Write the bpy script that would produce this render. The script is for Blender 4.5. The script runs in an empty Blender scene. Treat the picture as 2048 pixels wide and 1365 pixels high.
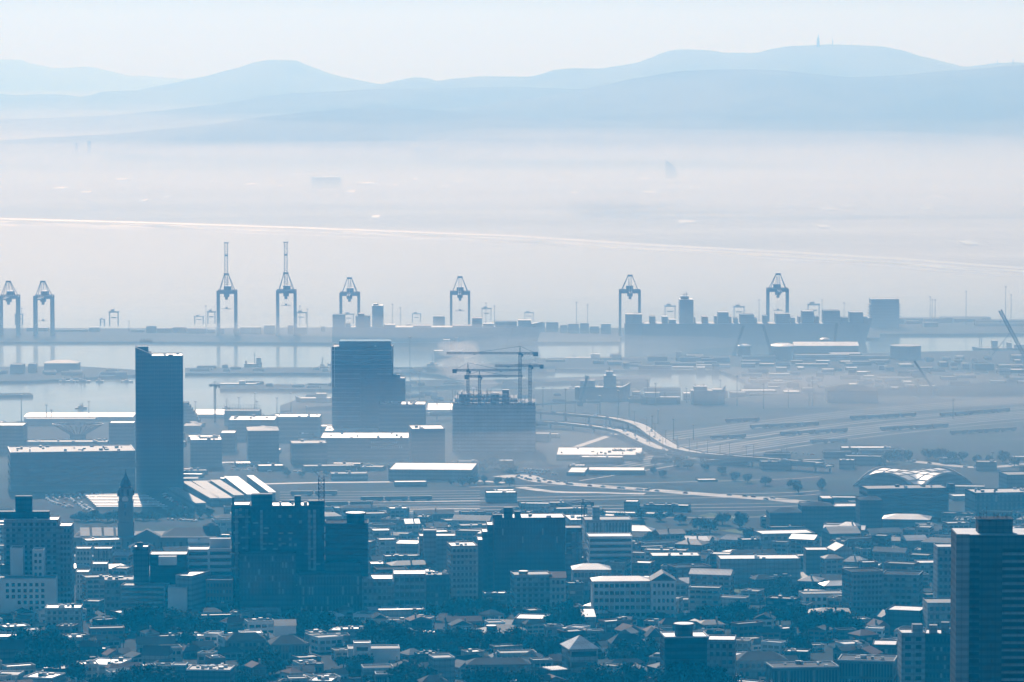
import bpy, bmesh, math, random
from mathutils import Vector, Matrix, noise
R = math.radians
random.seed(7)
scene = bpy.context.scene
col = scene.collection

# ------------------------------------------------------------------ camera, sky, sun, exposure
CAMZ, FPX, PITCH = 378.0, 8500.0, math.atan((682.5 - 105) / 8500.0)
cam_d = bpy.data.cameras.new('camera')
cam = bpy.data.objects.new('camera', cam_d)
col.objects.link(cam)
cam.location = (0, 0, CAMZ)
cam.rotation_euler = (math.pi / 2 - PITCH, 0, 0)
cam_d.sensor_width = 36.0
cam_d.lens = 36.0 * FPX / 2048.0
cam_d.clip_start = 5.0
cam_d.clip_end = 90000.0
scene.camera = cam

SUN_EL, SUN_AZ = R(30), R(-7)          # azimuth from +Y, negative = left of the view
world = bpy.data.worlds.new('World')
scene.world = world
world.use_nodes = True
wn = world.node_tree
wn.nodes.clear()
sky = wn.nodes.new('ShaderNodeTexSky')
sky.sky_type = 'NISHITA'
sky.sun_disc = False
sky.sun_elevation = SUN_EL
sky.sun_rotation = SUN_AZ
sky.altitude = 300
sky.air_density = 1.0
sky.dust_density = 0.0
sky.ozone_density = 5.0
bg = wn.nodes.new('ShaderNodeBackground')
bg.inputs['Strength'].default_value = 0.06
wo = wn.nodes.new('ShaderNodeOutputWorld')
wn.links.new(sky.outputs[0], bg.inputs[0])
wn.links.new(bg.outputs[0], wo.inputs[0])

sd = bpy.data.lights.new('sun', 'SUN')
sd.energy = 5.0
sd.angle = R(0.53)
sd.color = (1.0, 0.968, 0.985)
sun = bpy.data.objects.new('sun', sd)
col.objects.link(sun)
sdir = Vector((math.sin(SUN_AZ) * math.cos(SUN_EL), math.cos(SUN_AZ) * math.cos(SUN_EL), math.sin(SUN_EL)))
sun.rotation_euler = sdir.to_track_quat('Z', 'Y').to_euler()
sun.location = (0, 3000, 3000)

vs = scene.view_settings
vs.view_transform = 'Standard'
vs.look = 'None'
vs.exposure = -0.13
vs.gamma = 1.0
vs.use_curve_mapping = False
scene.cycles.volume_bounces = 0
scene.cycles.max_bounces = 5
scene.cycles.diffuse_bounces = 1
scene.cycles.glossy_bounces = 2
scene.cycles.caustics_reflective = False
scene.cycles.use_denoising = True

# ------------------------------------------------------------------ helpers
def ground(y):
    return 3.0 + 0.02 * max(0.0, 3300.0 - y)

def ray(u, v):
    """direction of photo pixel (2048 x 1365 frame), scaled so that y = 1"""
    x, z = (u - 1024.0) / FPX, (682.5 - v) / FPX
    dy = math.cos(PITCH) + z * math.sin(PITCH)
    dz = -math.sin(PITCH) + z * math.cos(PITCH)
    return x / dy, dz / dy

def depth_at(v, zf=None):
    """distance at which the sight line of row v meets the ground (or the level zf)"""
    s = ray(1024, v)[1]
    if zf is not None:
        return (zf - CAMZ) / s
    y = (3.0 - CAMZ) / s
    if y < 3300:
        y = (69.0 - CAMZ) / (s + 0.02)
    return y

def pt(u, v, zf=None):
    y = depth_at(v, zf)
    return Vector((ray(u, v)[0] * y, y, ground(y) if zf is None else zf))

def xat(u, v, y):
    return ray(u, v)[0] * y

def zat(v, y):
    return CAMZ + ray(1024, v)[1] * y

def mpp(y):
    return y / FPX

MATS = {}
def mat(name, colr, rough=0.8, spec=0.3, var=0.25, scale=0.08, metal=0.0, stretch=(1, 1, 1), tint=0.12, floors=0.0):
    """procedural painted / mineral surface: two noises for weathering, small per-object tint"""
    m = bpy.data.materials.new(name)
    m.use_nodes = True
    n, l = m.node_tree.nodes, m.node_tree.links
    n.clear()
    out = n.new('ShaderNodeOutputMaterial')
    b = n.new('ShaderNodeBsdfPrincipled')
    b.inputs['Roughness'].default_value = rough
    b.inputs['Specular IOR Level'].default_value = spec
    b.inputs['Metallic'].default_value = metal
    tc = n.new('ShaderNodeTexCoord')
    mp = n.new('ShaderNodeMapping')
    mp.inputs['Scale'].default_value = [scale * s for s in stretch]
    nz = n.new('ShaderNodeTexNoise')
    nz.inputs['Detail'].default_value = 5
    nz.inputs['Scale'].default_value = 1.0
    l.new(tc.outputs['Object'], mp.inputs[0])
    l.new(mp.outputs[0], nz.inputs['Vector'])
    rr = n.new('ShaderNodeMapRange')
    rr.inputs[1].default_value = 0.3
    rr.inputs[2].default_value = 0.7
    rr.inputs[3].default_value = 1.0 - var
    rr.inputs[4].default_value = 1.0 + var
    l.new(nz.outputs[0], rr.inputs[0])
    oi = n.new('ShaderNodeObjectInfo')
    r2 = n.new('ShaderNodeMapRange')
    r2.inputs[3].default_value = 1.0 - tint
    r2.inputs[4].default_value = 1.0 + tint
    l.new(oi.outputs['Random'], r2.inputs[0])
    mu = n.new('ShaderNodeMath')
    mu.operation = 'MULTIPLY'
    l.new(rr.outputs[0], mu.inputs[0])
    l.new(r2.outputs[0], mu.inputs[1])
    if floors:      # storey and bay joints of the facade
        sp = n.new('ShaderNodeSeparateXYZ')
        l.new(tc.outputs['Object'], sp.inputs[0])
        def frac(sock, period, cut, depth):
            d = n.new('ShaderNodeMath'); d.operation = 'DIVIDE'; d.inputs[1].default_value = period
            f = n.new('ShaderNodeMath'); f.operation = 'FRACT'
            g = n.new('ShaderNodeMath'); g.operation = 'LESS_THAN'; g.inputs[1].default_value = cut
            k = n.new('ShaderNodeMath'); k.operation = 'MULTIPLY_ADD'; k.inputs[1].default_value = -depth; k.inputs[2].default_value = 1.0
            l.new(sock, d.inputs[0]); l.new(d.outputs[0], f.inputs[0]); l.new(f.outputs[0], g.inputs[0]); l.new(g.outputs[0], k.inputs[0])
            return k.outputs[0]
        ad = n.new('ShaderNodeMath'); ad.operation = 'ADD'
        l.new(sp.outputs['X'], ad.inputs[0]); l.new(sp.outputs['Y'], ad.inputs[1])
        for sock in (frac(sp.outputs['Z'], 3.4, 0.42, floors), frac(ad.outputs[0], 3.1, 0.22, floors * 0.6)):
            q = n.new('ShaderNodeMath'); q.operation = 'MULTIPLY'
            l.new(mu.outputs[0], q.inputs[0]); l.new(sock, q.inputs[1]); mu = q
    hs = n.new('ShaderNodeVectorMath')
    hs.operation = 'SCALE'
    hs.inputs[0].default_value = colr
    l.new(mu.outputs[0], hs.inputs['Scale'])
    l.new(hs.outputs[0], b.inputs['Base Color'])
    l.new(b.outputs[0], out.inputs[0])
    MATS[name] = m
    return m

def tag(o, label=None, cat=None, group=None, kind=None):
    if label: o['label'] = label
    if cat: o['category'] = cat
    if group: o['group'] = group
    if kind: o['kind'] = kind
    return o

def empty(name, loc, rz=0.0):
    o = bpy.data.objects.new(name, None)
    col.objects.link(o)
    o.location = loc
    o.rotation_euler = (0, 0, rz)
    return o

class MB:
    """collects boxes, beams, prisms, and faces into one mesh (local coordinates)"""
    def __init__(s):
        s.v, s.f = [], []
    def face(s, pts):
        k = len(s.v)
        s.v += [tuple(p) for p in pts]
        s.f.append(tuple(range(k, k + len(pts))))
        return s
    def raw(s, vs_, fs_):
        k = len(s.v)
        s.v += [tuple(p) for p in vs_]
        s.f += [tuple(i + k for i in f) for f in fs_]
        return s
    def box(s, x0, x1, y0, y1, z0, z1, rz=0.0, tx=1.0, ty=1.0):
        """tx, ty: taper of the top"""
        cx, cy, hx, hy = (x0 + x1) / 2, (y0 + y1) / 2, (x1 - x0) / 2, (y1 - y0) / 2
        c, q = math.cos(rz), math.sin(rz)
        vs_ = []
        for z, kx, ky in ((z0, 1, 1), (z1, tx, ty)):
            for sx, sy in ((-1, -1), (1, -1), (1, 1), (-1, 1)):
                a, b = sx * hx * kx, sy * hy * ky
                vs_.append((cx + a * c - b * q, cy + a * q + b * c, z))
        return s.raw(vs_, [(3, 2, 1, 0), (4, 5, 6, 7), (0, 1, 5, 4), (1, 2, 6, 5), (2, 3, 7, 6), (3, 0, 4, 7)])
    def beam(s, a, b, w, h=None):
        a, b = Vector(a), Vector(b)
        h = h or w
        d = (b - a)
        if d.length < 1e-6: return s
        d.normalize()
        up = Vector((0, 0, 1)) if abs(d.z) < 0.95 else Vector((1, 0, 0))
        sx = d.cross(up).normalized() * w / 2
        sy = sx.cross(d).normalized() * h / 2
        vs_ = [p + i * sx + j * sy for p in (a, b) for i, j in ((-1, -1), (1, -1), (1, 1), (-1, 1))]
        return s.raw(vs_, [(3, 2, 1, 0), (4, 5, 6, 7), (0, 1, 5, 4), (1, 2, 6, 5), (2, 3, 7, 6), (3, 0, 4, 7)])
    def lathe(s, prof, n=16, c=(0, 0), ax=1.0, ay=1.0):
        k = len(s.v)
        for r, z in prof:
            for i in range(n):
                t = 2 * math.pi * i / n
                s.v.append((c[0] + r * ax * math.cos(t), c[1] + r * ay * math.sin(t), z))
        for j in range(len(prof) - 1):
            for i in range(n):
                a, b = k + j * n + i, k + j * n + (i + 1) % n
                s.f.append((a, b, b + n, a + n))
        s.f.append(tuple(k + i for i in reversed(range(n))))
        s.f.append(tuple(k + (len(prof) - 1) * n + i for i in range(n)))
        return s
    def prism(s, poly, z0, z1):
        """vertical prism over a plan polygon; z may be a function of (x, y)"""
        n = len(poly)
        if sum(poly[i][0] * poly[(i + 1) % n][1] - poly[(i + 1) % n][0] * poly[i][1] for i in range(n)) < 0:
            poly = poly[::-1]
        g = lambda z, p: z(p[0], p[1]) if callable(z) else z
        vs_ = [(p[0], p[1], g(z0, p)) for p in poly] + [(p[0], p[1], g(z1, p)) for p in poly]
        fs_ = [tuple(reversed(range(n))), tuple(range(n, 2 * n))]
        fs_ += [(i, (i + 1) % n, n + (i + 1) % n, n + i) for i in range(n)]
        return s.raw(vs_, fs_)
    def profile(s, pr, y0, y1):
        """closed outline in x-z pushed from y0 to y1"""
        n = len(pr)
        if sum(pr[i][0] * pr[(i + 1) % n][1] - pr[(i + 1) % n][0] * pr[i][1] for i in range(n)) < 0:
            pr = pr[::-1]
        vs_ = [(x, y0, z) for x, z in pr] + [(x, y1, z) for x, z in pr]
        fs_ = [tuple(range(n)), tuple(reversed(range(n, 2 * n)))]
        fs_ += [((i + 1) % n, i, n + i, n + (i + 1) % n) for i in range(n)]
        return s.raw(vs_, fs_)
    def gable(s, x0, x1, y0, y1, z0, z1, along='x', over=0.4, hip=0.0, t=0.35):
        """pitched roof solid: ridge along x or y, optional hips"""
        x0, x1, y0, y1 = x0 - over, x1 + over, y0 - over, y1 + over
        if along == 'x':
            ym, h = (y0 + y1) / 2, hip * (y1 - y0) / 2
            r0, r1 = (x0 + h, ym), (x1 - h, ym)
        else:
            xm, h = (x0 + x1) / 2, hip * (x1 - x0) / 2
            r0, r1 = (xm, y0 + h), (xm, y1 - h)
        vs_ = [(x0, y0, z0), (x1, y0, z0), (x1, y1, z0), (x0, y1, z0), (r0[0], r0[1], z1), (r1[0], r1[1], z1)]
        if along == 'x':
            fs_ = [(3, 2, 1, 0), (0, 1, 5, 4), (1, 2, 5), (2, 3, 4, 5), (3, 0, 4)]
        else:
            fs_ = [(3, 2, 1, 0), (0, 1, 4), (1, 2, 5, 4), (2, 3, 5), (3, 0, 4, 5)]
        return s.raw(vs_, fs_)
    def mesh(s, name, m, smooth=False):
        me = bpy.data.meshes.new(name)
        me.from_pydata(s.v, [], s.f)
        if m: me.materials.append(MATS[m] if isinstance(m, str) else m)
        if smooth:
            for p in me.polygons: p.use_smooth = True
        me.update()
        return me
    def build(s, name, m, parent=None, loc=None, rz=None, smooth=False):
        return inst(name, s.mesh(name, m, smooth), parent, loc, rz)

def inst(name, me, parent=None, loc=None, rz=None):
    o = bpy.data.objects.new(name, me)
    col.objects.link(o)
    if parent: o.parent = parent
    if loc is not None: o.location = loc
    if rz is not None: o.rotation_euler = (0, 0, rz)
    return o

KIDS = {}
def copy_tree(o, parent=None):
    c = o.copy()
    col.objects.link(c)
    c.parent = parent
    for ch in o.children:
        copy_tree(ch, c)
    return c

def lerp(a, b, t): return a + (b - a) * t
def interp(pr, x):
    if x <= pr[0][0]: return pr[0][1]
    for (a, p), (b, q) in zip(pr, pr[1:]):
        if x <= b:
            t = (x - a) / (b - a)
            t = t * t * (3 - 2 * t) * 0.4 + t * 0.6
            return p + (q - p) * t
    return pr[-1][1]

# ------------------------------------------------------------------ palette
mat('concrete', (0.32, 0.32, 0.32), floors=0.35)
mat('concrete_dark', (0.10, 0.105, 0.11), spec=0.1, floors=0.5)
mat('plaster_white', (0.74, 0.74, 0.73), var=0.15)
mat('plaster_cream', (0.46, 0.44, 0.40), floors=0.3, var=0.18)
mat('stone', (0.14, 0.135, 0.13), var=0.2)
mat('brick', (0.17, 0.09, 0.065), var=0.25)
mat('dark_panel', (0.055, 0.06, 0.068), rough=0.7, spec=0.15, floors=0.5, var=0.2)
mat('glass_dark', (0.012, 0.016, 0.02), rough=0.15, spec=0.3, var=0.2, tint=0.3)
mat('glass_pale', (0.03, 0.04, 0.05), rough=0.15, spec=0.5, var=0.2, tint=0.3)
mat('roof_white', (0.72, 0.70, 0.68), rough=0.5, spec=0.5, var=0.25, scale=0.12, floors=0.14)
mat('roof_pale', (0.36, 0.35, 0.34), rough=0.5, spec=0.5, var=0.3, scale=0.1, floors=0.25)
mat('roof_grey', (0.13, 0.13, 0.13), rough=0.65, spec=0.3, var=0.3, scale=0.1, floors=0.3)
mat('roof_dark', (0.04, 0.042, 0.045), rough=0.9, spec=0.05, var=0.3)
mat('roof_slate', (0.06, 0.06, 0.06), rough=0.8, spec=0.1, var=0.3)
mat('roof_tile', (0.13, 0.06, 0.04), rough=0.8, spec=0.2, var=0.3)
mat('tin_roof', (0.45, 0.45, 0.45), rough=0.42, spec=0.5, var=0.2, metal=0.4, scale=0.1, floors=0.3)
mat('steel', (0.06, 0.07, 0.08), rough=0.6, var=0.2)
mat('crane_paint', (0.02, 0.05, 0.10), rough=0.6, var=0.15)
mat('white_paint', (0.75, 0.75, 0.73), rough=0.5, var=0.1)
mat('hull_paint', (0.05, 0.055, 0.07), rough=0.6, var=0.25)
mat('rust_paint', (0.14, 0.05, 0.035), rough=0.7, var=0.3)
mat('ship_white', (0.40, 0.40, 0.39), rough=0.6, var=0.15)
mat('asphalt', (0.055, 0.055, 0.056), rough=0.75, spec=0.35, var=0.25, scale=0.03)
mat('road_pale', (0.22, 0.21, 0.20), rough=0.65, spec=0.3, var=0.15, scale=0.03)
mat('foliage', (0.03, 0.05, 0.022), rough=0.9, spec=0.05, var=0.5, scale=0.5)
mat('bark', (0.06, 0.045, 0.035), rough=0.9, var=0.2, scale=2)
mat('grass', (0.09, 0.12, 0.035), rough=0.9, spec=0.1, var=0.3, scale=0.05)
mat('turquoise', (0.02, 0.45, 0.35), rough=0.6, var=0.1)
mat('window_blind', (0.30, 0.29, 0.27), rough=0.6, spec=0.4, var=0.1)

# ------------------------------------------------------------------ the setting
def land_material():
    m = bpy.data.materials.new('city_ground')
    m.use_nodes = True
    n, l = m.node_tree.nodes, m.node_tree.links
    b = n['Principled BSDF']
    b.inputs['Roughness'].default_value = 0.85
    b.inputs['Specular IOR Level'].default_value = 0.03
    tc = n.new('ShaderNodeTexCoord')
    n1 = n.new('ShaderNodeTexNoise'); n1.inputs['Scale'].default_value = 0.012; n1.inputs['Detail'].default_value = 6
    n2 = n.new('ShaderNodeTexVoronoi'); n2.inputs['Scale'].default_value = 0.03
    l.new(tc.outputs['Object'], n1.inputs['Vector']); l.new(tc.outputs['Object'], n2.inputs['Vector'])
    cr = n.new('ShaderNodeValToRGB')
    cr.color_ramp.elements[0].position = 0.38; cr.color_ramp.elements[0].color = (0.02, 0.03, 0.025, 1)
    cr.color_ramp.elements[1].position = 0.66; cr.color_ramp.elements[1].color = (0.05, 0.052, 0.055, 1)
    e = cr.color_ramp.elements.new(0.5); e.color = (0.026, 0.03, 0.033, 1)
    l.new(n1.outputs[0], cr.inputs[0])
    mx = n.new('ShaderNodeMixRGB'); mx.blend_type = 'MULTIPLY'; mx.inputs[0].default_value = 0.35
    l.new(cr.outputs[0], mx.inputs[1]); l.new(n2.outputs['Color'], mx.inputs[2])
    l.new(mx.outputs[0], b.inputs['Base Color'])
    return m
MATS['city_ground'] = land_material()

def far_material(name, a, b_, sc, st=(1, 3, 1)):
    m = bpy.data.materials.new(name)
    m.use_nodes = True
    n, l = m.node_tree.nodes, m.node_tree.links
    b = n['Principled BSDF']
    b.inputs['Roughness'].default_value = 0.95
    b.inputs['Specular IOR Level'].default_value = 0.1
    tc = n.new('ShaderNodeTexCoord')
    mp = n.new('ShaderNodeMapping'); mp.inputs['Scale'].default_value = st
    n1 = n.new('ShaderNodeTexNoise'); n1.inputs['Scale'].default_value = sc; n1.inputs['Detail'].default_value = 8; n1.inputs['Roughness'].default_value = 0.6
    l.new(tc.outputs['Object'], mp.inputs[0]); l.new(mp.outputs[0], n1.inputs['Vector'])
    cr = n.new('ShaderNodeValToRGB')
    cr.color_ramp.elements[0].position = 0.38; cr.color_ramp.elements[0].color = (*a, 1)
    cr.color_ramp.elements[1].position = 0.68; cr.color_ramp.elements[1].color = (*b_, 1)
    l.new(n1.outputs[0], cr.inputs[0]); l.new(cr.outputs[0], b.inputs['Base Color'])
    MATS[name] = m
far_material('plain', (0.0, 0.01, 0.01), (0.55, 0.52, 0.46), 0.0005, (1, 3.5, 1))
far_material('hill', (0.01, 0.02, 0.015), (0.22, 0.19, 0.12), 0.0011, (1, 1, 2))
mat('beach_sand', (0.60, 0.55, 0.48), var=0.12, scale=0.004, rough=0.28, spec=1.0)
mat('surf_foam', (0.88, 0.88, 0.87), var=0.1, scale=0.01, rough=0.28, spec=1.0)

def sea_material():
    m = bpy.data.materials.new('sea_water')
    m.use_nodes = True
    n, l = m.node_tree.nodes, m.node_tree.links
    b = n['Principled BSDF']
    b.inputs['Base Color'].default_value = (0.02, 0.045, 0.06, 1)
    b.inputs['Roughness'].default_value = 0.12
    b.inputs['IOR'].default_value = 1.33
    tc = n.new('ShaderNodeTexCoord')
    n1 = n.new('ShaderNodeTexNoise'); n1.inputs['Scale'].default_value = 0.25; n1.inputs['Detail'].default_value = 3
    n2 = n.new('ShaderNodeTexNoise'); n2.inputs['Scale'].default_value = 0.004; n2.inputs['Detail'].default_value = 4
    mp = n.new('ShaderNodeMapping'); mp.inputs['Scale'].default_value = (1, 3, 1)
    l.new(tc.outputs['Object'], n1.inputs['Vector'])
    l.new(tc.outputs['Object'], mp.inputs[0]); l.new(mp.outputs[0], n2.inputs['Vector'])
    # calm inside the docks (y < 5600), ruffled in the open bay
    sp = n.new('ShaderNodeSeparateXYZ'); l.new(tc.outputs['Object'], sp.inputs[0])
    mr = n.new('ShaderNodeMapRange'); mr.inputs[1].default_value = 5500; mr.inputs[2].default_value = 6200
    mr.inputs[3].default_value = 0.1; mr.inputs[4].default_value = 0.12
    l.new(sp.outputs['Y'], mr.inputs[0])
    ad = n.new('ShaderNodeMath'); ad.operation = 'MULTIPLY_ADD'; ad.inputs[1].default_value = 0.08
    l.new(n2.outputs[0], ad.inputs[0]); l.new(mr.outputs[0], ad.inputs[2]); l.new(ad.outputs[0], b.inputs['Roughness'])
    bp = n.new('ShaderNodeBump'); bp.inputs['Strength'].default_value = 0.06; bp.inputs['Distance'].default_value = 0.4
    l.new(n1.outputs[0], bp.inputs['Height']); l.new(bp.outputs[0], b.inputs['Normal'])
    MATS['sea_water'] = m
sea_material()

def sheet(name, poly, z, m, t=None, kind='structure'):
    """flat land or road sheet from world points; with t it gets a vertical edge down to t"""
    mb = MB()
    if t is None:
        mb.face([(p[0], p[1], z) for p in poly])
    else:
        mb.prism([(p[0], p[1]) for p in poly], t, z)
    o = mb.build(name, m)
    if kind: o['kind'] = kind
    return o

sea = sheet('sea', [(-16000, 300), (16000, 300), (16000, 16000), (-16000, 16000)], 0.0, 'sea_water')

# the city ground: slopes down to the harbour, its far edge is the near quay line
def quay_poly():
    q = [(0, 850), (40, 842), (270, 842), (300, 838), (520, 834), (640, 812), (860, 818), (1060, 812), (1180, 806), (1400, 800), (1600, 786), (1900, 770), (2300, 740)]
    return [pt(u, v, 3.0) for u, v in q]
qp = quay_poly()
mb = MB()
near = [(-2600, 600), (2600, 600)]
rows = [600, 900, 1200, 1600, 2000, 2400, 2800, 3300]
for a, b in zip(rows, rows[1:]):
    mb.face([(-2600, a, ground(a)), (2600, a, ground(a)), (2600, b, ground(b)), (-2600, b, ground(b))])
edge = [(-2600, depth_at(850, 3.0))] + [(p.x, p.y) for p in qp] + [(2600, depth_at(740, 3.0))]
mb.face([(-2600, 3300, 3.0), (2600, 3300, 3.0)] + [(x, y, 3.0) for x, y in reversed(edge)])
for a, b in zip(edge, edge[1:]):
    mb.face([(b[0], b[1], 3.0), (a[0], a[1], 3.0), (a[0], a[1], -1.0), (b[0], b[1], -1.0)])
mb.build('ground', 'city_ground')['kind'] = 'structure'

def slab(name, pix, z=3.0, m='city_ground'):
    return sheet(name, [pt(u, v, z) for u, v in pix], z, m, -1.0)
# harbour moles, numbered by nothing but their place in the docks
slab('container_terminal', [(-400, 684), (-400, 657), (300, 657), (700, 655), (1300, 656), (1760, 652), (1760, 676), (1240, 676), (1240, 684), (700, 686), (300, 684)])
slab('breakwater', [(1760, 650), (2500, 628), (2500, 662), (1900, 668), (1760, 668)])
slab('mole', [(-300, 735), (160, 733), (290, 741), (270, 750), (60, 762), (-300, 766)])
slab('mole', [(370, 736), (1110, 733), (1110, 744), (370, 747)])
slab('mole', [(440, 770), (700, 768), (1300, 750), (1300, 757), (700, 779), (440, 778)])
slab('mole', [(800, 742), (1100, 716), (1440, 712), (2500, 690), (2500, 800), (1500, 788), (1490, 760), (1440, 741), (1230, 740), (1100, 738), (900, 752)])
slab('mole', [(820, 760), (1090, 760), (1090, 764), (820, 764)])
slab('mole', [(-300, 790), (60, 786), (66, 790), (-300, 796)])
slab('mole', [(560, 812), (600, 797), (760, 790), (900, 781), (1270, 776), (1290, 790), (1180, 800), (900, 822), (560, 822)])

# the land beyond the bay: rises slightly inland
coast = [(-900, 420), (-200, 433), (0, 437), (300, 445), (600, 455), (1024, 471), (1300, 489), (1600, 505), (1800, 517), (2048, 536), (2500, 560), (3200, 600)]
cp = [pt(u, v, 0.5) for u, v in coast]
mb = MB()
for a, b in zip(cp, cp[1:]):
    rws = []
    for t in (0, 120, 600, 2500, 6000, 11000, 16000, 20000):
        z = 0.3 + (3.0 if t >= 120 else 0) + t * 0.0025
        rws.append([(a.x, min(a.y + t, 25500), z), (b.x, min(b.y + t, 25500), z)])
    for p, q in zip(rws, rws[1:]):
        mb.face([p[0], p[1], q[1], q[0]])
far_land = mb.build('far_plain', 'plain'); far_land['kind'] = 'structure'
def strip(name, pts, w0, w1, z, m):
    mb = MB()
    for a, b in zip(pts, pts[1:]):
        mb.face([(a.x, a.y + w0, z), (b.x, b.y + w0, z), (b.x, b.y + w1, z + 0.3), (a.x, a.y + w1, z + 0.3)])
    o = mb.build(name, m); o['kind'] = 'structure'; return o
strip('beach', cp, -70, 260, 0.7, 'beach_sand')
for off, w in ((-190, 30), (-330, 14)):
    mb = MB()
    for i in range(110 if off > -300 else 40):
        t = random.random() * 2600 - 200
        u = t
        v = interp(coast, u)
        p = pt(u, v, 0.5)
        L = random.uniform(40, 380); ww = w * random.uniform(0.4, 1.9)
        q = pt(u + L / mpp(p.y), interp(coast, u + L / mpp(p.y)), 0.5)
        oy = off + random.uniform(-60, 60)
        mb.face([(p.x, p.y + oy, 0.45), ((p.x + q.x) / 2, (p.y + q.y) / 2 + oy - ww / 2, 0.45), (q.x, q.y + oy, 0.45), ((p.x + q.x) / 2, (p.y + q.y) / 2 + oy + ww / 2, 0.45)])
    o = mb.build('surf', 'surf_foam'); o['kind'] = 'structure'

# hills: each ridge is a real heightfield strip behind the plain
def ridge(name, prof, y0, foot, back, seed, zb=30.0, du=14):
    us = list(range(int(prof[0][0]), int(prof[-1][0]) + 1, du))
    S = [(-foot, 0.0), (-foot * .75, .1), (-foot * .5, .33), (-foot * .28, .66), (-foot * .12, .9), (0, 1.0), (back * .4, .7), (back, 0)]
    vsx, fs = [], []
    for u in us:
        v = interp(prof, u)
        zt = zat(v, y0)
        for k, (dy, h) in enumerate(S):
            y = y0 + dy
            nn = noise.noise(Vector((u * 0.006 + seed, dy * 0.0006, seed)))
            n2 = noise.noise(Vector((u * 0.03 + seed, dy * 0.003, seed)))
            hh = h + (nn * 0.16 + n2 * 0.14) * (1 - abs(2 * h - 1)) * 1.2
            if h == 1.0: zz = zt + n2 * 1.5
            else: zz = zb - 10 + (zt - zb + 10) * hh
            x = xat(u, v, y0)
            vsx.append((x, y, max(zz, -5)))
    m = len(S)
    for i in range(len(us) - 1):
        for k in range(m - 1):
            a = i * m + k
            fs.append((a, a + m, a + m + 1, a + 1))
    mb = MB(); mb.raw(vsx, fs)
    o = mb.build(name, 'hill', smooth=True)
    o['kind'] = 'structure'
    return o
ridge('far_mountain', [(-500, 150), (-200, 128), (0, 119), (40, 120), (70, 130), (110, 137), (180, 134), (215, 142), (260, 152), (420, 160), (560, 170)], 27500, 2500, 300, 3.3)
RB = [(-500, 195), (-150, 187), (0, 188), (40, 191), (70, 189), (120, 189), (160, 194), (182, 191), (200, 184), (270, 181), (330, 170), (400, 155), (470, 138), (510, 125), (540, 120), (590, 121), (620, 133), (660, 148), (700, 158), (750, 167), (775, 171), (800, 176), (900, 190), (1000, 205)]
ridge('hill', RB, 21000, 3200, 1500, 1.2)
RC = [(200, 270), (500, 215), (700, 186), (765, 169), (790, 162), (830, 155), (860, 157), (875, 163), (905, 158), (960, 153), (1060, 154), (1080, 149), (1110, 140), (1150, 137), (1200, 138), (1225, 134), (1270, 127), (1300, 117), (1330, 104), (1355, 99), (1420, 101), (1445, 106), (1510, 107), (1545, 98), (1580, 93), (1630, 91), (1660, 89), (1760, 93), (1800, 100), (1850, 115), (1900, 127), (1930, 135), (1960, 131), (1990, 127), (2030, 125), (2060, 127), (2200, 118), (2500, 160)]
ridge('hill', RC, 19200, 2500, 1500, 7.7)
RD = [(-500, 250), (0, 238), (100, 236), (200, 232), (300, 224), (420, 211), (480, 201), (530, 192), (600, 186), (770, 178), (900, 176), (1020, 174), (1150, 178), (1300, 188), (1500, 200)]
ridge('hill', RD, 17200, 2600, 1200, 4.1)
RE = [(200, 286), (500, 256), (700, 236), (850, 222), (960, 212), (1024, 203), (1130, 187), (1200, 172), (1270, 157), (1350, 144), (1420, 140), (1480, 139), (1560, 141), (1640, 149), (1700, 155), (1780, 152), (1900, 142), (2048, 130), (2200, 128), (2500, 140)]
ridge('hill', RE, 16000, 2600, 1200, 9.4)
RF = [(-100, 286), (200, 270), (400, 252), (470, 242), (530, 233), (620, 224), (700, 217), (780, 216), (860, 220), (950, 228), (1100, 238), (1300, 246), (1500, 250)]
ridge('hill', RF, 14800, 1800, 900, 5.9)

def far_ground(x, y):
    u = 1024 + x / y * FPX
    cy = interp([(c[0], p.y) for c, p in zip(coast, cp)], u)
    t = max(0.0, y - cy)
    return 0.3 + (3.0 if t >= 120 else 0) + t * 0.0025
def far_pt(u, v):
    z = 3.0
    for _ in range(12):
        y = depth_at(v, z); x = xat(u, v, y); z = far_ground(x, y)
    return x, y, z

# ------------------------------------------------------------------ builders for the town
FOOT = []          # (x, y, half width, half depth) of everything placed, for keeping infill clear
def claim(x, y, hx, hy): FOOT.append((x, y, hx, hy))
def is_free(x, y, hx, hy, gap=1.5):
    for a, b, c, d in FOOT:
        if abs(x - a) < hx + c + gap and abs(y - b) < hy + d + gap: return False
    return True

UNIT = {}
def unit_mesh(key, fn, m, smooth=False):
    if key not in UNIT: UNIT[key] = fn().mesh(key.split(':')[0], m, smooth)
    return UNIT[key]

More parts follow.
